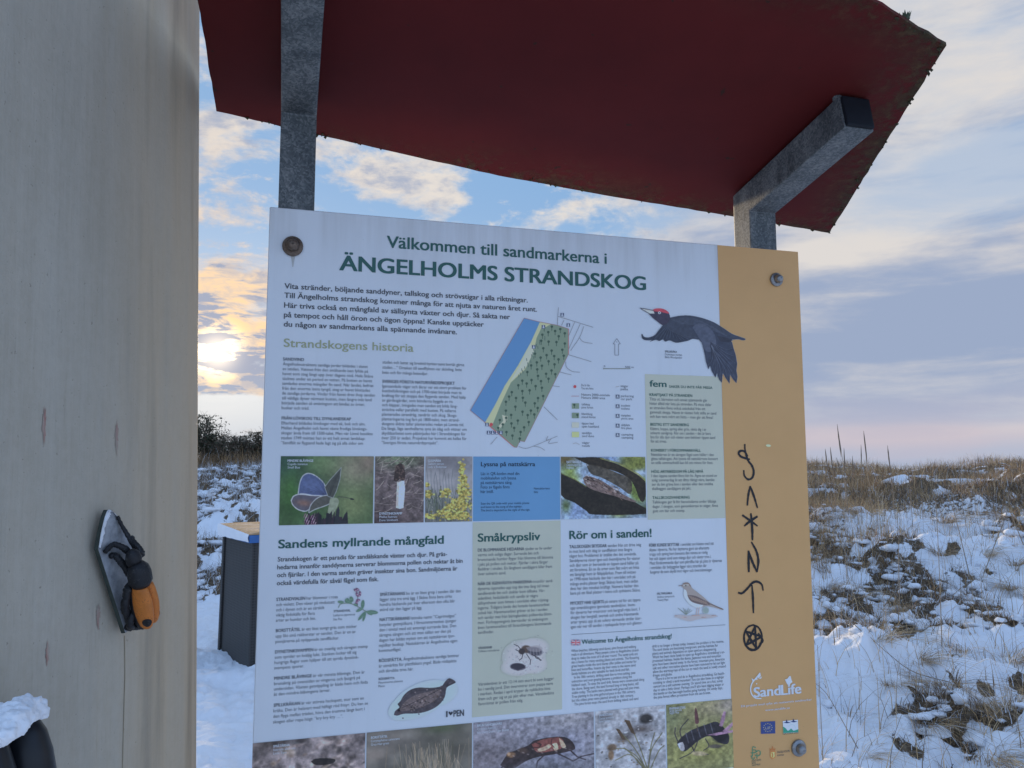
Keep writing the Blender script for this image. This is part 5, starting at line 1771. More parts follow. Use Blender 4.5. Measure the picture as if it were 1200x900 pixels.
c.build('logo_emblem', 3, M_PRINT)
put_text('logo_lettering', [line_px('Ett projekt med syfte att restaurera sandmarker', 868, 828.6, 951, 2.6, yr=820.6, bold=0.01)], M_WHITE, 3)
put_text('logo_lettering', [line_px('www.sandlife.se', 896.3, 833.2, 925, 2.6, yr=830.4, bold=0.01)], M_WHITE, 3)
c = Canvas(326, 540, 442, 645, 5, ORG, S_)
c.poly([(328, 551), (437, 545), (438, 638), (330, 642)], (34, 56, 128))
for k in range(12):
    a_ = k * PI / 6
    c.blob(382 + 32 * math.cos(a_), 594 + 30 * math.sin(a_), 4, 4, (128, 128, 110), 1, 0, 3)
c.line([(365, 590), (365, 605), (376, 605)], 4, (120, 126, 130)); c.line([(382, 588), (382, 605)], 4, (120, 126, 130)); c.line([(400, 588), (390, 588), (390, 605)], 4, (120, 126, 130)); c.line([(390, 597), (398, 597)], 4, (120, 126, 130))
c.build('emblem_print', 3, M_PRINT)
c = Canvas(484, 520, 620, 655, 5, ORG, S_)
c.poly([(494, 545), (608, 535), (612, 630), (498, 638)], (184, 204, 226))
c.poly([(496, 585), (515, 598), (532, 618), (545, 612), (556, 600), (575, 618), (612, 606), (612, 628), (498, 636)], (20, 122, 118))
for x, y in ((524, 552), (575, 545)):
    c.poly([(x - 28, y + 6), (x - 8, y), (x, y - 20), (x + 6, y - 2), (x + 30, y + 4), (x + 4, y + 10)], (28, 50, 110))
c.line(spline([(540, 585), (556, 572), (580, 578), (592, 600)], 4), 3, (120, 160, 196))
c.build('emblem_print', 3, M_PRINT)
put_text('logo_lettering', [line_px('NATURA 2000', 917.2, 861, 935.4, 2.0, yr=859.6)], M_TEAL, 3)
c = Canvas(240, 730, 340, 840, 5, ORG, S_)
TE = (40, 108, 92)
for q in ([(290, 745), (268, 742), (268, 790), (262, 825), (275, 832), (282, 820)], [(255, 785), (290, 782), (292, 765), (272, 762)], [(282, 785), (310, 768), (326, 778), (322, 800), (300, 808), (284, 800)], [(268, 800), (256, 812)], [(300, 790), (300, 825)]):
    c.line(spline(q, 4), 6.5, TE)
c.build('emblem_print', 3, M_PRINT)
para_px('logo_lettering', ['LÄNSSTYRELSEN', 'SKÅNE', 'LÄNSSTYRELSE'], 880.6, 892.4, 880.8, 897.6, 891.6, 2.0, M_TEAL, layer=3)
c = Canvas(390, 728, 448, 842, 5, ORG, S_)
c.poly([(398, 772), (438, 768), (440, 815), (420, 835), (400, 820)], (150, 100, 34), 1); c.poly([(404, 780), (433, 777), (434, 812), (420, 826), (405, 815)], (186, 148, 76), 1)
c.poly([(398, 768), (394, 750), (406, 757), (417, 742), (428, 755), (440, 748), (437, 766)], (142, 92, 30), 1); c.blob(417, 740, 5, 5, (142, 92, 30), 1, 0, 3)
c.line([(412, 785), (420, 800), (414, 818)], 6, (140, 84, 28)); c.line([(426, 782), (428, 812)], 5, (214, 184, 120))
c.build('emblem_print', 3, M_PRINT)
para_px('logo_lettering', ['ÄNGELHOLMS', 'kommun'], 910.4, 882.6, 910.6, 886, 925, 2.4, M_INK, layer=3)

# graffiti in black marker
M_MARK = flat('marker_ink', (0.012, 0.012, 0.016), 0.3, 200, 0.3)


def stroke(pts, w, name='marker_scrawl', closed=False, org=(840, 500), sc=3.333):
    c = spline(pts, 6)
    q = np.array([uv(org[0] + x / sc, org[1] + y / sc) for x, y in c])
    T = np.gradient(q, axis=0)
    T /= np.linalg.norm(T, axis=1)[:, None] + 1e-9
    N = np.stack([-T[:, 1], T[:, 0]], 1)
    n = len(q)
    k = w * (0.55 + 0.45 * np.sin(np.linspace(0.35, PI - 0.2, n))) * np.random.default_rng(int(pts[0][0])).uniform(0.85, 1.15, n)
    return np.concatenate([q + N * k[:, None], q - N * k[:, None]]), np.array([(i, i + 1, n + i + 1, n + i) for i in range(n - 1)])


def mark(strokes, w):
    for i, s in enumerate(strokes):
        P, Q = stroke(s, w)
        V = BO + P[:, :1] * BD - P[:, 1:2] * BZ + BN * (LAY * 3 + 0.00003 * i)
        yield V, Q, []


def marks(strokes, w):
    V, F = join_np(list(mark(strokes, w)))
    mesh_np('marker_scrawl', V, F, [M_MARK], None, panel)


marks([[(108, 68), (110, 95), (120, 130), (136, 152), (143, 175), (138, 198), (122, 206), (107, 192), (104, 170)], [(128, 128), (112, 124), (92, 116), (84, 102), (95, 94), (108, 98), (120, 116)]], 0.0022)
marks([[(118, 308), (122, 268), (129, 232)], [(129, 232), (144, 272), (158, 318)]], 0.0021)
marks([[(98, 345), (128, 366), (158, 388)], [(158, 350), (130, 368), (106, 388)], [(132, 338), (137, 395), (138, 444)]], 0.0024)
marks([[(124, 568), (123, 525), (122, 484)], [(122, 484), (138, 528), (156, 568)], [(156, 568), (161, 525), (154, 488), (134, 450)]], 0.0024)
marks([[(82, 648), (98, 650), (118, 632), (138, 610), (156, 605), (174, 616), (180, 640)], [(136, 618), (140, 670), (142, 728)]], 0.0023)
th_ = np.linspace(-PI / 2, 1.5 * PI, 11)
ring_ = [(140 + 35 * math.cos(t), 823 + 49 * math.sin(t)) for t in th_]
star_ = [(140 + 34 * math.cos(-PI / 2 + 0.25 + k * 4 * PI / 5), 823 + 46 * math.sin(-PI / 2 + 0.25 + k * 4 * PI / 5)) for k in range(6)]
marks([ring_] + [[star_[k], ((star_[k][0] + star_[k + 1][0]) / 2, (star_[k][1] + star_[k + 1][1]) / 2), star_[k + 1]] for k in range(5)] + [[(160, 806), (178, 835), (165, 848)]], 0.0022)
c = Canvas(185, 62, 218, 86, 5, (840, 500), 3.333)
c.blob(200, 74, 10, 5, (192, 176, 148), 1, 0.1, 3)  # light spot on the sand stripe, painted as a pale oval
c.build('glint_fleck', 3, M_PRINT)
# ------------------------------------------------------------------ grit box with a snowy blue lid
def f_box(k, b):
    p = geopos(k)
    n1 = k.noise(p, 8, 5, 0.6)
    vx = k.n('ShaderNodeTexVoronoi', {'feature': 'F1'}, Vector=objpos(k), Scale=45.0, Randomness=0.0).outputs['Distance']
    put(k, b.inputs['Base Color'], k.mix(k.ramp(vx, [(0.25, 0.0), (0.5, 1.0)]), k.ramp(n1, [(0.3, (0.014, 0.0135, 0.013)), (0.7, (0.022, 0.021, 0.02))]), (0.05, 0.048, 0.046)))
    bump(k, b, vx, 0.55, 0.004)


BOXM = new_mat('grained_black_plastic', f_box, 0.6, 0, 0.35)
LIDM = flat('blue_lid_paint', (0.035, 0.13, 0.36), 0.15, 10, 0.45)
WOODM = flat('lid_edge', (0.38, 0.42, 0.50), 0.12, 30, 0.6)
CB = np.array([-2.10, 6.45, 0.0])                     # near corner on the ground
v1 = np.array([-0.57, 0.82, 0]); v1 /= np.linalg.norm(v1)      # along the visible side
v2 = np.array([v1[1], -v1[0], 0])                    # along the side behind the sign
SIDE, DEEP, BH = 0.86, 0.95, 1.0
box = empty('grit_box', CB + v1 * SIDE / 2 + v2 * DEEP / 2)
tag(box, 'dark grained box with a blue edged frosted top, coloured sunlit tan, standing in the snow', 'grit box')
bm = bmesh.new()
zg = -0.1
tp = 0.008
ring = [CB, CB + v2 * DEEP, CB + v2 * DEEP + v1 * SIDE, CB + v1 * SIDE]
vb = [bm.verts.new(Vector(p + np.array([0, 0, zg]) + (v1 * SIDE / 2 + v2 * DEEP / 2 + CB - p) * -0.0)) for p in ring]
vt = [bm.verts.new(Vector(p + np.array([0, 0, BH]) + (v1 * SIDE / 2 + v2 * DEEP / 2 + CB - p) * tp)) for p in ring]
bm.faces.new(vb[::-1])
bm.faces.new(vt)
for i in range(4):
    bm.faces.new((vb[i], vb[(i + 1) % 4], vt[(i + 1) % 4], vt[i]))
bmesh.ops.recalc_face_normals(bm, faces=bm.faces)
bevel(bm, 0.018, 3)
body = bm_obj('body', bm, BOXM, box)
# raised corner rib on the visible side
bm = bmesh.new()
q0 = CB + v1 * (SIDE - 0.05) - v2 * 0.006
extrude_poly(bm, [q0 + np.array([0, 0, zg]), q0 + v1 * 0.055 + np.array([0, 0, zg]), q0 + v1 * 0.055 + np.array([0, 0, BH - .01]) + v2 * .01, q0 + np.array([0, 0, BH - .01]) + v2 * .01], -v2 * 0.014)
bmesh.ops.recalc_face_normals(bm, faces=bm.faces)
bevel(bm, 0.005, 2)
bm_obj('corner_rib', bm, BOXM, body)
# lid: shallow tray with a lip, rising a little towards the back
ctr = CB + v1 * SIDE / 2 + v2 * DEEP / 2
ov = 0.035
def lidpt(s, t, z):
    return CB + v1 * (SIDE * s) + v2 * (DEEP * t) + np.array([0, 0, z])
e = ov / SIDE
bm = bmesh.new()
lo = [lidpt(-e, -e, BH - 0.02), lidpt(-e, 1 + e, BH - 0.02), lidpt(1 + e, 1 + e, BH - 0.02), lidpt(1 + e, -e, BH - 0.02)]
hi = [lidpt(-e, -e, BH + 0.045), lidpt(-e, 1 + e, BH + 0.045), lidpt(1 + e, 1 + e, BH + 0.085), lidpt(1 + e, -e, BH + 0.085)]
a_ = [bm.verts.new(Vector(p)) for p in lo]
b_ = [bm.verts.new(Vector(p)) for p in hi]
bm.faces.new(a_[::-1]); bm.faces.new(b_)
for i in range(4):
    bm.faces.new((a_[i], a_[(i + 1) % 4], b_[(i + 1) % 4], b_[i]))
bmesh.ops.recalc_face_normals(bm, faces=bm.faces)
bevel(bm, 0.012, 2)
lid = bm_obj('lid', bm, LIDM, box)


def f_snow(k, b):
    p = geopos(k)
    put(k, b.inputs['Base Color'], k.ramp(k.noise(p, 6, 4, 0.6), [(0.3, (0.80, 0.82, 0.86)), (0.7, (0.87, 0.88, 0.90))]))
    bump(k, b, k.noise(p, 90, 5, 0.65), 0.5, 0.006)


SNOWM = new_mat('fresh_snow', f_snow, 0.7, 0, 0.25)
n_ = 26
V, F = [], []
for i in range(n_):
    for j in range(n_):
        s, t = -e + (1 + 2 * e) * i / (n_ - 1), -e + (1 + 2 * e) * j / (n_ - 1)
        zz = BH + 0.045 + 0.04 * (s + e) / (1 + 2 * e)
        edge = min(i, j, n_ - 1 - i, n_ - 1 - j)
        th = 0.006 * min(1, edge / 2.0) + 0.010 * float(fbm(s * 7, t * 7, 5, 3)) * min(1, edge / 1.5)
        # the lip facing the side carries frozen snow too
        V.append(lidpt(s, t, zz + (th if edge else 0.001)))
for i in range(n_ - 1):
    for j in range(n_ - 1):
        F.append((i * n_ + j, i * n_ + j + 1, (i + 1) * n_ + j + 1, (i + 1) * n_ + j))
o_ = len(V)
for i in range(n_):                      # strip of snow plastered on the lip
    s = -e + (1 + 2 * e) * i / (n_ - 1)
    zz = BH + 0.045 + 0.04 * (s + e) / (1 + 2 * e)
    for h_, off in ((0.006, 0.004), (-0.02, 0.012), (-0.052 - 0.04 * (s + e) - 0.012 * float(fbm(s * 12, 3.3, 8, 3)), 0.004)):
        V.append(lidpt(s, -e, zz + h_) - v2 * off)
for i in range(n_ - 1):
    for j in range(2):
        F.append((o_ + i * 3 + j, o_ + i * 3 + j + 1, o_ + (i + 1) * 3 + j + 1, o_ + (i + 1) * 3 + j))
def f_frost(k, b):
    p = geopos(k)
    n1, n2 = k.noise(p, 55, 5, 0.7), k.noise(p, 5, 4, 0.6)
    m = k.ramp(k.math('ADD', k.math('MULTIPLY', n1, 0.8), k.math('MULTIPLY', n2, 0.3)), [(0.54, 0.0), (0.76, 0.9)])
    put(k, b.inputs['Base Color'], k.mix(m, k.ramp(n2, [(0.3, (0.40, 0.245, 0.13)), (0.7, (0.50, 0.325, 0.19))]), (0.72, 0.62, 0.52)))  # warm glow of the low sun on the top is put into the tan
    bump(k, b, n1, 0.4, 0.004)


FROSTM = new_mat('frosted_sunlit_tan', f_frost, 0.95, 0, 0.05)
nt_ = (n_ - 1) * (n_ - 1)
mesh_np('frosted_top', V[:o_], [np.array(F[:nt_])], [FROSTM], None, lid, True)
mesh_np('snow_layer', V[o_:], [np.array(F[nt_:]) - o_], [SNOWM], None, lid, True)

# ------------------------------------------------------------------ the grey pillar
W_AZ = math.radians(82)
PNRM = np.array([math.sin(W_AZ), -math.cos(W_AZ), 0.0])
PTAN = np.array([math.cos(W_AZ), math.sin(W_AZ), 0.0])          # along the face towards the far edge
P_EDGE = EYE + ray(231.5, 548) / np.linalg.norm(ray(231.5, 548)[:2]) * 1.50
P_EDGE[2] = 0


def f_pillar(k, b):
    p = geopos(k)
    n0 = k.noise(p, 2.6, 5, 0.6)
    st = k.noise(k.vmath('MULTIPLY', p, (1, 1, 0.05)).outputs[0], 42, 5, 0.62)
    st2 = k.noise(k.vmath('MULTIPLY', p, (1, 1, 0.03)).outputs[0], 170, 4, 0.65)
    pit = k.noise(p, 150, 3, 0.6)
    v = k.math('ADD', k.math('MULTIPLY', n0, 0.38), k.math('ADD', k.math('MULTIPLY', st, 0.26), k.math('ADD', k.math('MULTIPLY', st2, 0.14), k.math('MULTIPLY', k.noise(p, 75, 4, 0.7), 0.24))))
    c = k.ramp(v, [(0.34, (0.375, 0.335, 0.265)), (0.5, (0.45, 0.41, 0.335)), (0.66, (0.515, 0.475, 0.395))])
    c = k.mix(k.ramp(pit, [(0.66, 0.0), (0.74, 0.55)]), c, (0.14, 0.12, 0.10))
    zz = k.n('ShaderNodeSeparateXYZ', None, Vector=p).outputs[2]
    top = k.n('ShaderNodeMapRange', None, Value=zz, i1=2.15, i2=2.6, i3=0.0, i4=0.85).outputs[0]
    grn = k.math('MULTIPLY', k.math('ADD', top, 0.06), k.ramp(k.noise(k.vmath('MULTIPLY', p, (1, 1, 0.12)).outputs[0], 9, 4, 0.6), [(0.42, 0.0), (0.62, 1.0)]), clamp=True)
    c = k.mix(grn, c, (0.085, 0.082, 0.052))
    gr = k.noise(k.vmath('MULTIPLY', p, (1, 1, 0.045)).outputs[0], 300, 5, 0.7)
    c = k.mix(k.ramp(gr, [(0.56, 0.0), (0.72, 0.24)]), c, (0.20, 0.175, 0.135))
    # long vertical weather stains; warm rim light painted as ochre towards the corner
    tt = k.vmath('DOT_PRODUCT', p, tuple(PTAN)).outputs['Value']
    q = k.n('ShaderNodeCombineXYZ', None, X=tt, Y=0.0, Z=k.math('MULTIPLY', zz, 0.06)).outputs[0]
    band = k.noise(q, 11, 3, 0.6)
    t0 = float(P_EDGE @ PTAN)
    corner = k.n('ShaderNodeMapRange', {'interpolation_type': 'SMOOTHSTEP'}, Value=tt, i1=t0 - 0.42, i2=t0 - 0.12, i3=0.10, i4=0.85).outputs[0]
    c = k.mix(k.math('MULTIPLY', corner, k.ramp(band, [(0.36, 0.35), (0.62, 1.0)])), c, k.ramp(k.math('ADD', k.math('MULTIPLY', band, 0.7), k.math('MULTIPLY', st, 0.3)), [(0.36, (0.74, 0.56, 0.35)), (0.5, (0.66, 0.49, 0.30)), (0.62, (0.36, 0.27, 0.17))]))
    put(k, b.inputs['Base Color'], c)
    bump(k, b, k.math('ADD', k.math('MULTIPLY', st2, 0.4), k.math('ADD', k.math('MULTIPLY', k.noise(p, 75, 4, 0.7), 0.4), k.math('MULTIPLY', pit, 0.35))), 0.35, 0.003)


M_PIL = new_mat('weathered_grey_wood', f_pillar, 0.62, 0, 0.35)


def pillar_section(z):
    """closed outline of the column at height z; the faces lean in a little towards the top"""
    lean = -0.036 * (z - 1.58)
    W, D, R = 0.72, 0.62, 0.17
    # local: x along PTAN (0 = far edge, negative towards the left), y along -PNRM (into the column)
    pts = []
    def arc(cx, cy, a0, a1, n=9):
        for t in np.linspace(a0, a1, n):
            pts.append((cx + R * math.cos(t), cy + R * math.sin(t)))
    arc(-R, R, -PI / 2, 0)
    arc(-R, D - R, 0, PI / 2)
    arc(-W + R, D - R, PI / 2, PI)
    arc(-W + R, R, PI, 1.5 * PI)
    return [P_EDGE + PTAN * x + np.array([lean, 0, 0]) - PNRM * y + np.array([0, 0, z]) for x, y in pts]


for _ in range(4):                       # slide the column sideways until its outline meets the sight line
    q = np.array(pillar_section(1.58)) - EYE
    P_EDGE = P_EDGE + np.array([(231.5 - (600 + FPX * (q @ _r) / (q @ _f)).max()) / FPX * 1.5, 0, 0])
zs = [-0.3, 0.4, 0.9, 1.3, 1.7, 2.1, 2.5, 2.95]
V = np.concatenate([pillar_section(z) for z in zs])
m_ = len(pillar_section(0))
Q = [(i * m_ + j, i * m_ + (j + 1) % m_, (i + 1) * m_ + (j + 1) % m_, (i + 1) * m_ + j) for i in range(len(zs) - 1) for j in range(m_)]
bm = bmesh.new()
vs = [bm.verts.new(Vector(p)) for p in V]
for q in Q:
    bm.faces.new([vs[i] for i in q])
bm.faces.new(vs[-m_:])
bmesh.ops.recalc_face_normals(bm, faces=bm.faces)
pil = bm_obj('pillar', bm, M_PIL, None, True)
pil.data.polygons[len(pil.data.polygons) - 1].use_smooth = False
tag(pil, 'broad weathered grey pillar with a rounded corner and insect figures mounted on it', 'pillar')


def face_frame(px, py):
    """point on the leaning pillar face behind a photo pixel"""
    A = np.array(pillar_section(0.6))[0]
    A2 = np.array(pillar_section(2.2))[0]
    up = (A2 - A) / np.linalg.norm(A2 - A)
    N = np.cross(PTAN, up)
    N /= np.linalg.norm(N)
    if N @ PNRM < 0:
        N = -N
    return A, up, N


FA, FU, FN = face_frame(0, 0)
FT = np.cross(FU, FN)
FT = FT if FT @ PTAN > 0 else -FT


def onface(px, py, d=0.0):
    return hit(px, py, FA + FN * d, FN)


# faded red smears and a crack on the face
def smear(px, py, w, h, seed):
    c = onface(px, py, 0.0008)
    rg = np.random.default_rng(seed)
    n = 30
    P = []
    for i in range(n):
        a = 2 * PI * i / n
        r = rg.uniform(0.45, 1.2)
        P.append(c + FT * math.cos(a) * w * r + FU * math.sin(a) * h * r)
    V = np.array(P)
    return mesh_np('red_smear', V, [np.array([list(range(n))])], [M_SMEAR], None, pil)


def f_smear(k, b):
    p = geopos(k)
    st = k.noise(k.vmath('MULTIPLY', p, (1, 1, 0.15)).outputs[0], 160, 4, 0.6)
    put(k, b.inputs['Base Color'], k.ramp(st, [(0.38, (0.38, 0.19, 0.155)), (0.58, (0.42, 0.35, 0.285))]))


M_SMEAR = new_mat('faded_red', f_smear, 0.7)
smear(115, 721, 0.0045, 0.016, 1)
smear(52, 497, 0.0034, 0.024, 2)
smear(137, 512, 0.0036, 0.026, 3)
smear(56, 765, 0.003, 0.014, 4)
pts = [onface(x, y, 0.0006) for x, y in ((146, 745), (146.5, 790), (145, 840), (143.5, 905), (142, 980))]
V = np.concatenate([[p - FT * 0.0006, p + FT * 0.0006] for p in pts])
mesh_np('crack', V, [np.array([(2 * i, 2 * i + 1, 2 * i + 3, 2 * i + 2) for i in range(4)])], [flat('crack_dark', (0.27, 0.22, 0.14), 0.2, 60, 0.9)], None, pil)

# ------------------------------------------------------------------ orange beetle on its plaque
def cz(x, y):
    return 100 + x / 5.62, 590 + y / 5.62


M_SLATE = flat('grey_plaque', (0.30, 0.31, 0.325), 0.55, 55, 0.75)
M_BLACK = flat('black_beetle_paint', (0.010, 0.010, 0.012), 0.4, 120, 0.5)


def f_worn(col, chip):
    def f(k, b):
        p = geopos(k)
        n1, n2 = k.noise(p, 60, 5, 0.65), k.noise(p, 420, 4, 0.65)
        c = k.ramp(n1, [(0.3, tuple(np.array(col) * 0.8)), (0.7, tuple(np.array(col) * 1.12))])
        put(k, b.inputs['Base Color'], k.mix(k.ramp(k.math('ADD', k.math('MULTIPLY', n2, 0.6), k.math('MULTIPLY', n1, 0.5)), [(0.62, 0.0), (0.66, 0.8)]), c, chip))
        put(k, b.inputs['Roughness'], k.ramp(n1, [(0.3, 0.35), (0.7, 0.6)]))
        bump(k, b, k.math('ADD', n2, k.math('MULTIPLY', n1, 0.6)), 0.45, 0.0022)
    return f


M_BLACK = new_mat('black_beetle_paint', f_worn((0.011, 0.011, 0.013), (0.05, 0.05, 0.05)), 0.5)
M_ORANGE = new_mat('orange_beetle_paint', f_worn((0.62, 0.19, 0.03), (0.30, 0.10, 0.03)), 0.42)
beetle = empty('beetle_sculpture', onface(*cz(330, 560)))
tag(beetle, 'black and orange beetle sculpture climbing a pointed grey plaque on the pillar', 'beetle sculpture')
ring = [(148, 40), (178, 46), (212, 80), (240, 150), (330, 300), (372, 420), (380, 640), (330, 800), (264, 856), (85, 300), (105, 190), (128, 90)]
bm = bmesh.new()
extrude_poly(bm, [onface(*cz(x, y), 0.016) for x, y in ring], -FN * 0.0065)
bmesh.ops.recalc_face_normals(bm, faces=bm.faces)
bevel(bm, 0.0015, 2)
bm.faces.ensure_lookup_table()
for f_ in bm.faces:
    f_.normal_update()
    f_.material_index = 0 if abs(f_.normal.dot(Vector(FN))) > 0.9 else 1
bm_obj('plaque', bm, [M_SLATE, flat('plaque_edge', (0.045, 0.055, 0.045), 0.4, 80, 0.8)], beetle)


def lobes(center, axis, side, out, prof, w, d, seg=14, half=None, t0=0.0):
    """rounded shell along axis: prof = list of (s, scale); w half width along side, d depth along out"""
    rings = []
    for s, k in prof:
        for a in np.linspace(0, 2 * PI, seg, endpoint=False):
            rings.append(center + axis * s + side * w * k * math.cos(a) + out * d * k * math.sin(a))
    n = len(prof)
    Q = [(i * seg + j, i * seg + (j + 1) % seg, (i + 1) * seg + (j + 1) % seg, (i + 1) * seg + j) for i in range(n - 1) for j in range(seg)]
    V = np.array(rings)
    T = []
    V = np.concatenate([V, [center + axis * prof[0][0]], [center + axis * prof[-1][0]]])
    T += [(j, len(V) - 2, (j + 1) % seg) for j in range(seg)]
    T += [((n - 1) * seg + j, (n - 1) * seg + (j + 1) % seg, len(V) - 1) for j in range(seg)]
    return V, np.array(Q), np.array(T)


def depth_pt(x, y, d):
    return onface(*cz(x, y), d)


bm = bmesh.new()
extrude_poly(bm, [depth_pt(x, y, 0.0098) for x, y in ((190, 250), (290, 350), (320, 700), (250, 700), (150, 330))], -FN * 0.0095)
bm_obj('bracket', bm, M_BLACK, beetle)

# body axis from tail to head, standing off the plaque
BC = depth_pt(392, 670, 0.046)
BA = depth_pt(352, 430, 0.046) - depth_pt(418, 800, 0.040)
BA /= np.linalg.norm(BA)
BS = np.cross(BA, FN); BS /= np.linalg.norm(BS)
BOUT = np.cross(BS, BA)
if BOUT @ FN < 0:
    BOUT = -BOUT
if BS @ PTAN < 0:
    BS = -BS
SCB = 0.65
prof = [(s_ * SCB, k_) for s_, k_ in [(-0.048, 0.10), (-0.046, 0.36), (-0.040, 0.60), (-0.030, 0.78), (-0.015, 0.93), (0.0, 1.0), (0.015, 0.98), (0.030, 0.90), (0.040, 0.80), (0.046, 0.70), (0.0475, 0.45)]]
for sgn in (-1, 1):
    V, Q, T = lobes(BC + BS * 0.0068 * sgn + BOUT * 0.002, BA, BS, BOUT, prof, 0.0078, 0.0138, 18)
    el = mesh_np('wing_case', V, [Q, T], [M_ORANGE], None, beetle, True)
    # black end spot, a thin patch lying on the shell
    rr = []
    nn = 14
    cen = BC + BS * 0.0068 * sgn + BOUT * 0.002
    V2, F2 = [], []
    for i in range(nn):
        for rad in (1.0, 0.5):
            a = 2 * PI * i / nn
            s = -0.0185 + 0.0066 * rad * math.sin(a)
            ang = (0.18 if sgn < 0 else 0.18) + 0.62 * rad * math.cos(a)
            k = np.interp(s, [p[0] for p in prof], [p[1] for p in prof])
            # facing side: angle measured from the outer side towards the front of the wing case
            aa = (PI - ang - 0.35) if sgn < 0 else (ang + 0.35)
            V2.append(cen + BA * s + BS * 0.0078 * k * 1.05 * math.cos(aa) + BOUT * 0.0138 * k * 1.05 * math.sin(aa))
    for i in range(nn):
        j = (i + 1) % nn
        F2.append((2 * i, 2 * j, 2 * j + 1, 2 * i + 1))
    mesh_np('end_spot', V2, [np.array(F2), ], [M_BLACK], None, el)
    V2c = np.array([V2[2 * i + 1] for i in range(nn)])
    mesh_np('end_spot', V2c, [np.array([list(range(nn))])], [M_BLACK], None, el)
# belly, thorax, head
V, Q, T = lobes(BC - BOUT * 0.0085 - BA * 0.002, BA, BS, BOUT, [(-0.035, 0.1), (-0.031, 0.5), (-0.02, 0.9), (0, 1), (0.02, 0.95), (0.033, 0.6), (0.035, 0.1)], 0.0118, 0.0098, 14)
mesh_np('belly', V, [Q, T], [M_BLACK], None, beetle, True)
TC = BC + BA * 0.0465 + BS * -0.001 + BOUT * 0.001
V, Q, T = lobes(TC, BA, BS, BOUT, [(-0.018, 0.3), (-0.016, 0.75), (-0.009, 1.0), (0.002, 1.0), (0.011, 0.85), (0.016, 0.55), (0.018, 0.2)], 0.0155, 0.0145, 16)
mesh_np('thorax', V, [Q, T], [M_BLACK], None, beetle, True)
HC = BC + BA * 0.069 - BOUT * 0.004
V, Q, T = lobes(HC, BA, BS, BOUT, [(-0.011, 0.4), (-0.008, 0.85), (0, 1.0), (0.008, 0.8), (0.012, 0.35), (0.013, 0.1)], 0.0105, 0.010, 14)
mesh_np('head', V, [Q, T], [M_BLACK], None, beetle, True)


def limb(pts, r, name='leg', knob=True):
    P = spline([depth_pt(x, y, d) for x, y, d in pts], 7)
    rg = np.random.default_rng(int(pts[0][0] + pts[0][1]))
    rad = np.linspace(r, r * 0.62, len(P))
    if knob:
        rad = rad * rg.uniform(0.86, 1.18, len(P))
    V, Q, T = tube_np(P, rad, 9)
    mesh_np(name, V, [Q, T], [M_BLACK], None, beetle, True)


limb([(345, 365, .036), (300, 335, .034), (255, 295, .030), (205, 272, .024), (175, 275, .021), (132, 318, .020)], 0.0052)
limb([(330, 500, .034), (295, 465, .033), (250, 405, .030), (210, 355, .026), (188, 338, .021), (163, 352, .019)], 0.0054)
limb([(325, 520, .034), (285, 560, .034), (272, 620, .032), (262, 690, .028), (285, 760, .024), (300, 815, .020), (272, 815, .0195)], 0.0062)
limb([(330, 690, .032), (305, 750, .030), (295, 800, .028), (320, 812, .026), (362, 812, .026)], 0.0058)
limb([(335, 300, .040), (300, 245, .032), (268, 190, .026), (238, 140, .021), (213, 84, .0185)], 0.0034, 'antenna')
limb([(362, 345, .044), (352, 310, .044), (325, 270, .038), (300, 222, .030)], 0.0058)
limb([(368, 330, .050), (352, 290, .046), (325, 262, .040)], 0.0048, 'leg')
# snow caught along the upper edge of the plaque
rg = np.random.default_rng(12)
edge = spline([(90, 290), (106, 190), (130, 92), (150, 46), (176, 50), (206, 82)], 9)
crest_ = []
for i_, q in enumerate(edge):
    t = i_ / (len(edge) - 1)
    wdt = (9 + 13 * math.sin(PI * t)) * (0.5 + 1.1 * float(fbm(i_ * 0.33, 2.2, 5, 3)))
    inn = np.array([wdt, wdt * (0.25 + 0.6 * t)])
    row = [depth_pt(q[0] - 2, q[1] - 2, 0.0162), depth_pt(q[0] + inn[0] * .25, q[1] + inn[1] * .25, 0.0162 + 0.0032 * rg.uniform(.6, 1.3)),
           depth_pt(q[0] + inn[0] * .7, q[1] + inn[1] * .7, 0.0162 + 0.0026 * rg.uniform(.4, 1.3)), depth_pt(q[0] + inn[0], q[1] + inn[1], 0.0161)]
    crest_ += row
F = np.array([(4 * a + b, 4 * a + b + 1, 4 * a + b + 5, 4 * a + b + 4) for a in range(len(edge) - 1) for b in range(3)])
o = mesh_np('snow_crust', crest_, [F], [SNOWM], None, beetle, True)

# ------------------------------------------------------------------ black beetle further down, with a cap of snow
def dz(x, y, d):
    return onface(x / 9.0, 800 + y / 9.0, d)


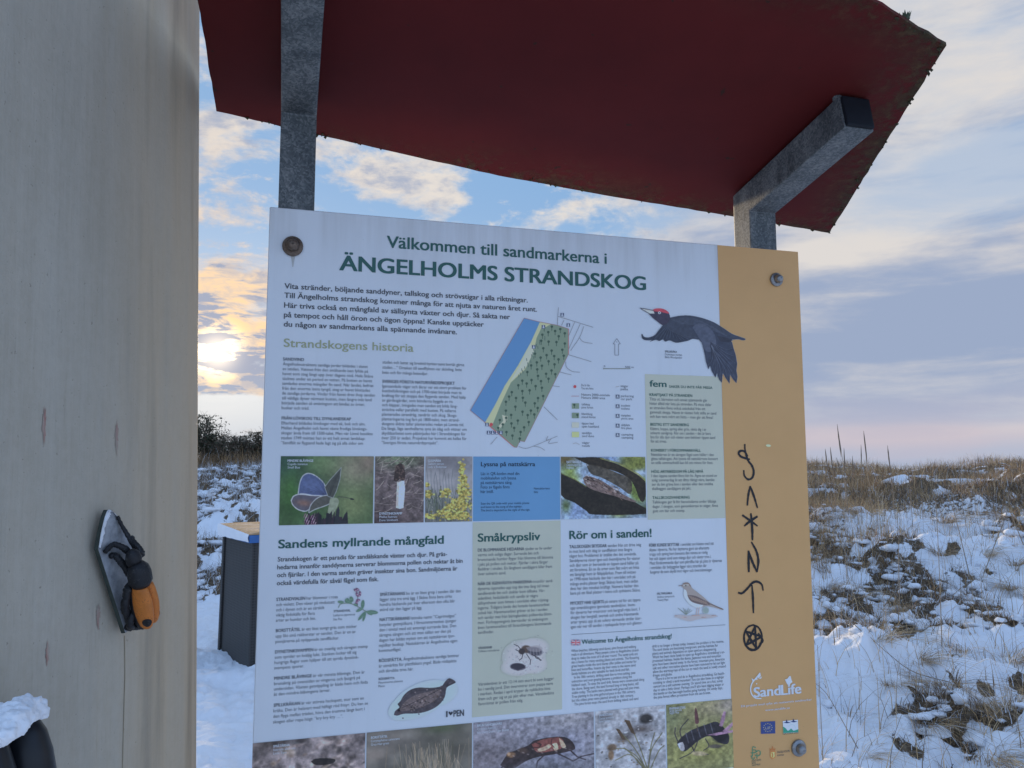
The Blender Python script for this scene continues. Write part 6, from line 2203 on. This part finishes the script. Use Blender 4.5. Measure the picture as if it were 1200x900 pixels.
beetle2 = empty('beetle_sculpture', dz(60, 900, 0.02))
tag(beetle2, 'glossy black rounded beetle sculpture capped with a clump of snow, cut by the picture corner', 'beetle sculpture')
M_GLOSS = flat('glossy_black_paint', (0.008, 0.009, 0.012), 0.3, 40, 0.34)
C2 = dz(-40, 1500, 0.05)
prof = [(-0.105, .1), (-0.10, .4), (-0.08, .72), (-0.04, .95), (0.0, 1.0), (0.035, .95), (0.06, .84), (0.08, .68), (0.093, .46), (0.099, .22), (0.1005, .05)]
for sgn in (-1, 1):
    V, Q, T = lobes(C2 + FT * 0.025 * sgn, FU, FT, FN, prof, 0.030, 0.042, 24)
    mesh_np('wing_case', V, [Q, T], [M_GLOSS], None, beetle2, True)
V, Q, T = lobes(C2 - FN * 0.03, FU, FT, FN, [(s * 1.0, k) for s, k in prof], 0.074, 0.030, 24)
mesh_np('belly', V, [Q, T], [M_GLOSS], None, beetle2, True)
# snow clump
rg = np.random.default_rng(31)
bm = bmesh.new()
for x, y, d, r in [(270, 260, .05, .0125), (330, 260, .055, .012), (390, 285, .055, .011), (440, 310, .055, .008), (210, 300, .055, .015), (150, 350, .06, .016), (90, 410, .06, .017),
                   (40, 470, .06, .016), (-20, 500, .06, .018), (220, 370, .07, .014), (160, 430, .075, .014), (210, 440, .08, .010), (90, 500, .075, .012), (75, 560, .085, .009), (290, 330, .068, .011), (20, 540, .075, .010), (300, 290, .03, .014), (180, 330, .03, .016), (-40, 430, .04, .02)]:
    ret = bmesh.ops.create_icosphere(bm, subdivisions=3, radius=r * 0.88, matrix=Matrix.Translation(Vector(dz(x, y, d + 0.03))))
me = bpy.data.meshes.new('snow_cap')
bm.to_mesh(me)
bm.free()
me.materials.append(SNOWM)
sc_ = link('snow_cap', me, beetle2)
rm = sc_.modifiers.new('fuse', 'REMESH')
rm.mode = 'VOXEL'
rm.voxel_size = 0.0016
tx = bpy.data.textures.new('snow_lumps', 'CLOUDS')
tx.noise_scale = 0.007
dm = sc_.modifiers.new('lumps', 'DISPLACE')
dm.texture = tx
dm.strength = 0.009
dm.texture_coords = 'LOCAL'
sm = sc_.modifiers.new('soften', 'SMOOTH')
sm.iterations = 1
dg = bpy.context.evaluated_depsgraph_get()
me2 = bpy.data.meshes.new_from_object(sc_.evaluated_get(dg))
sc_.modifiers.clear()
sc_.data = me2
me2.polygons.foreach_set('use_smooth', [True] * len(me2.polygons))
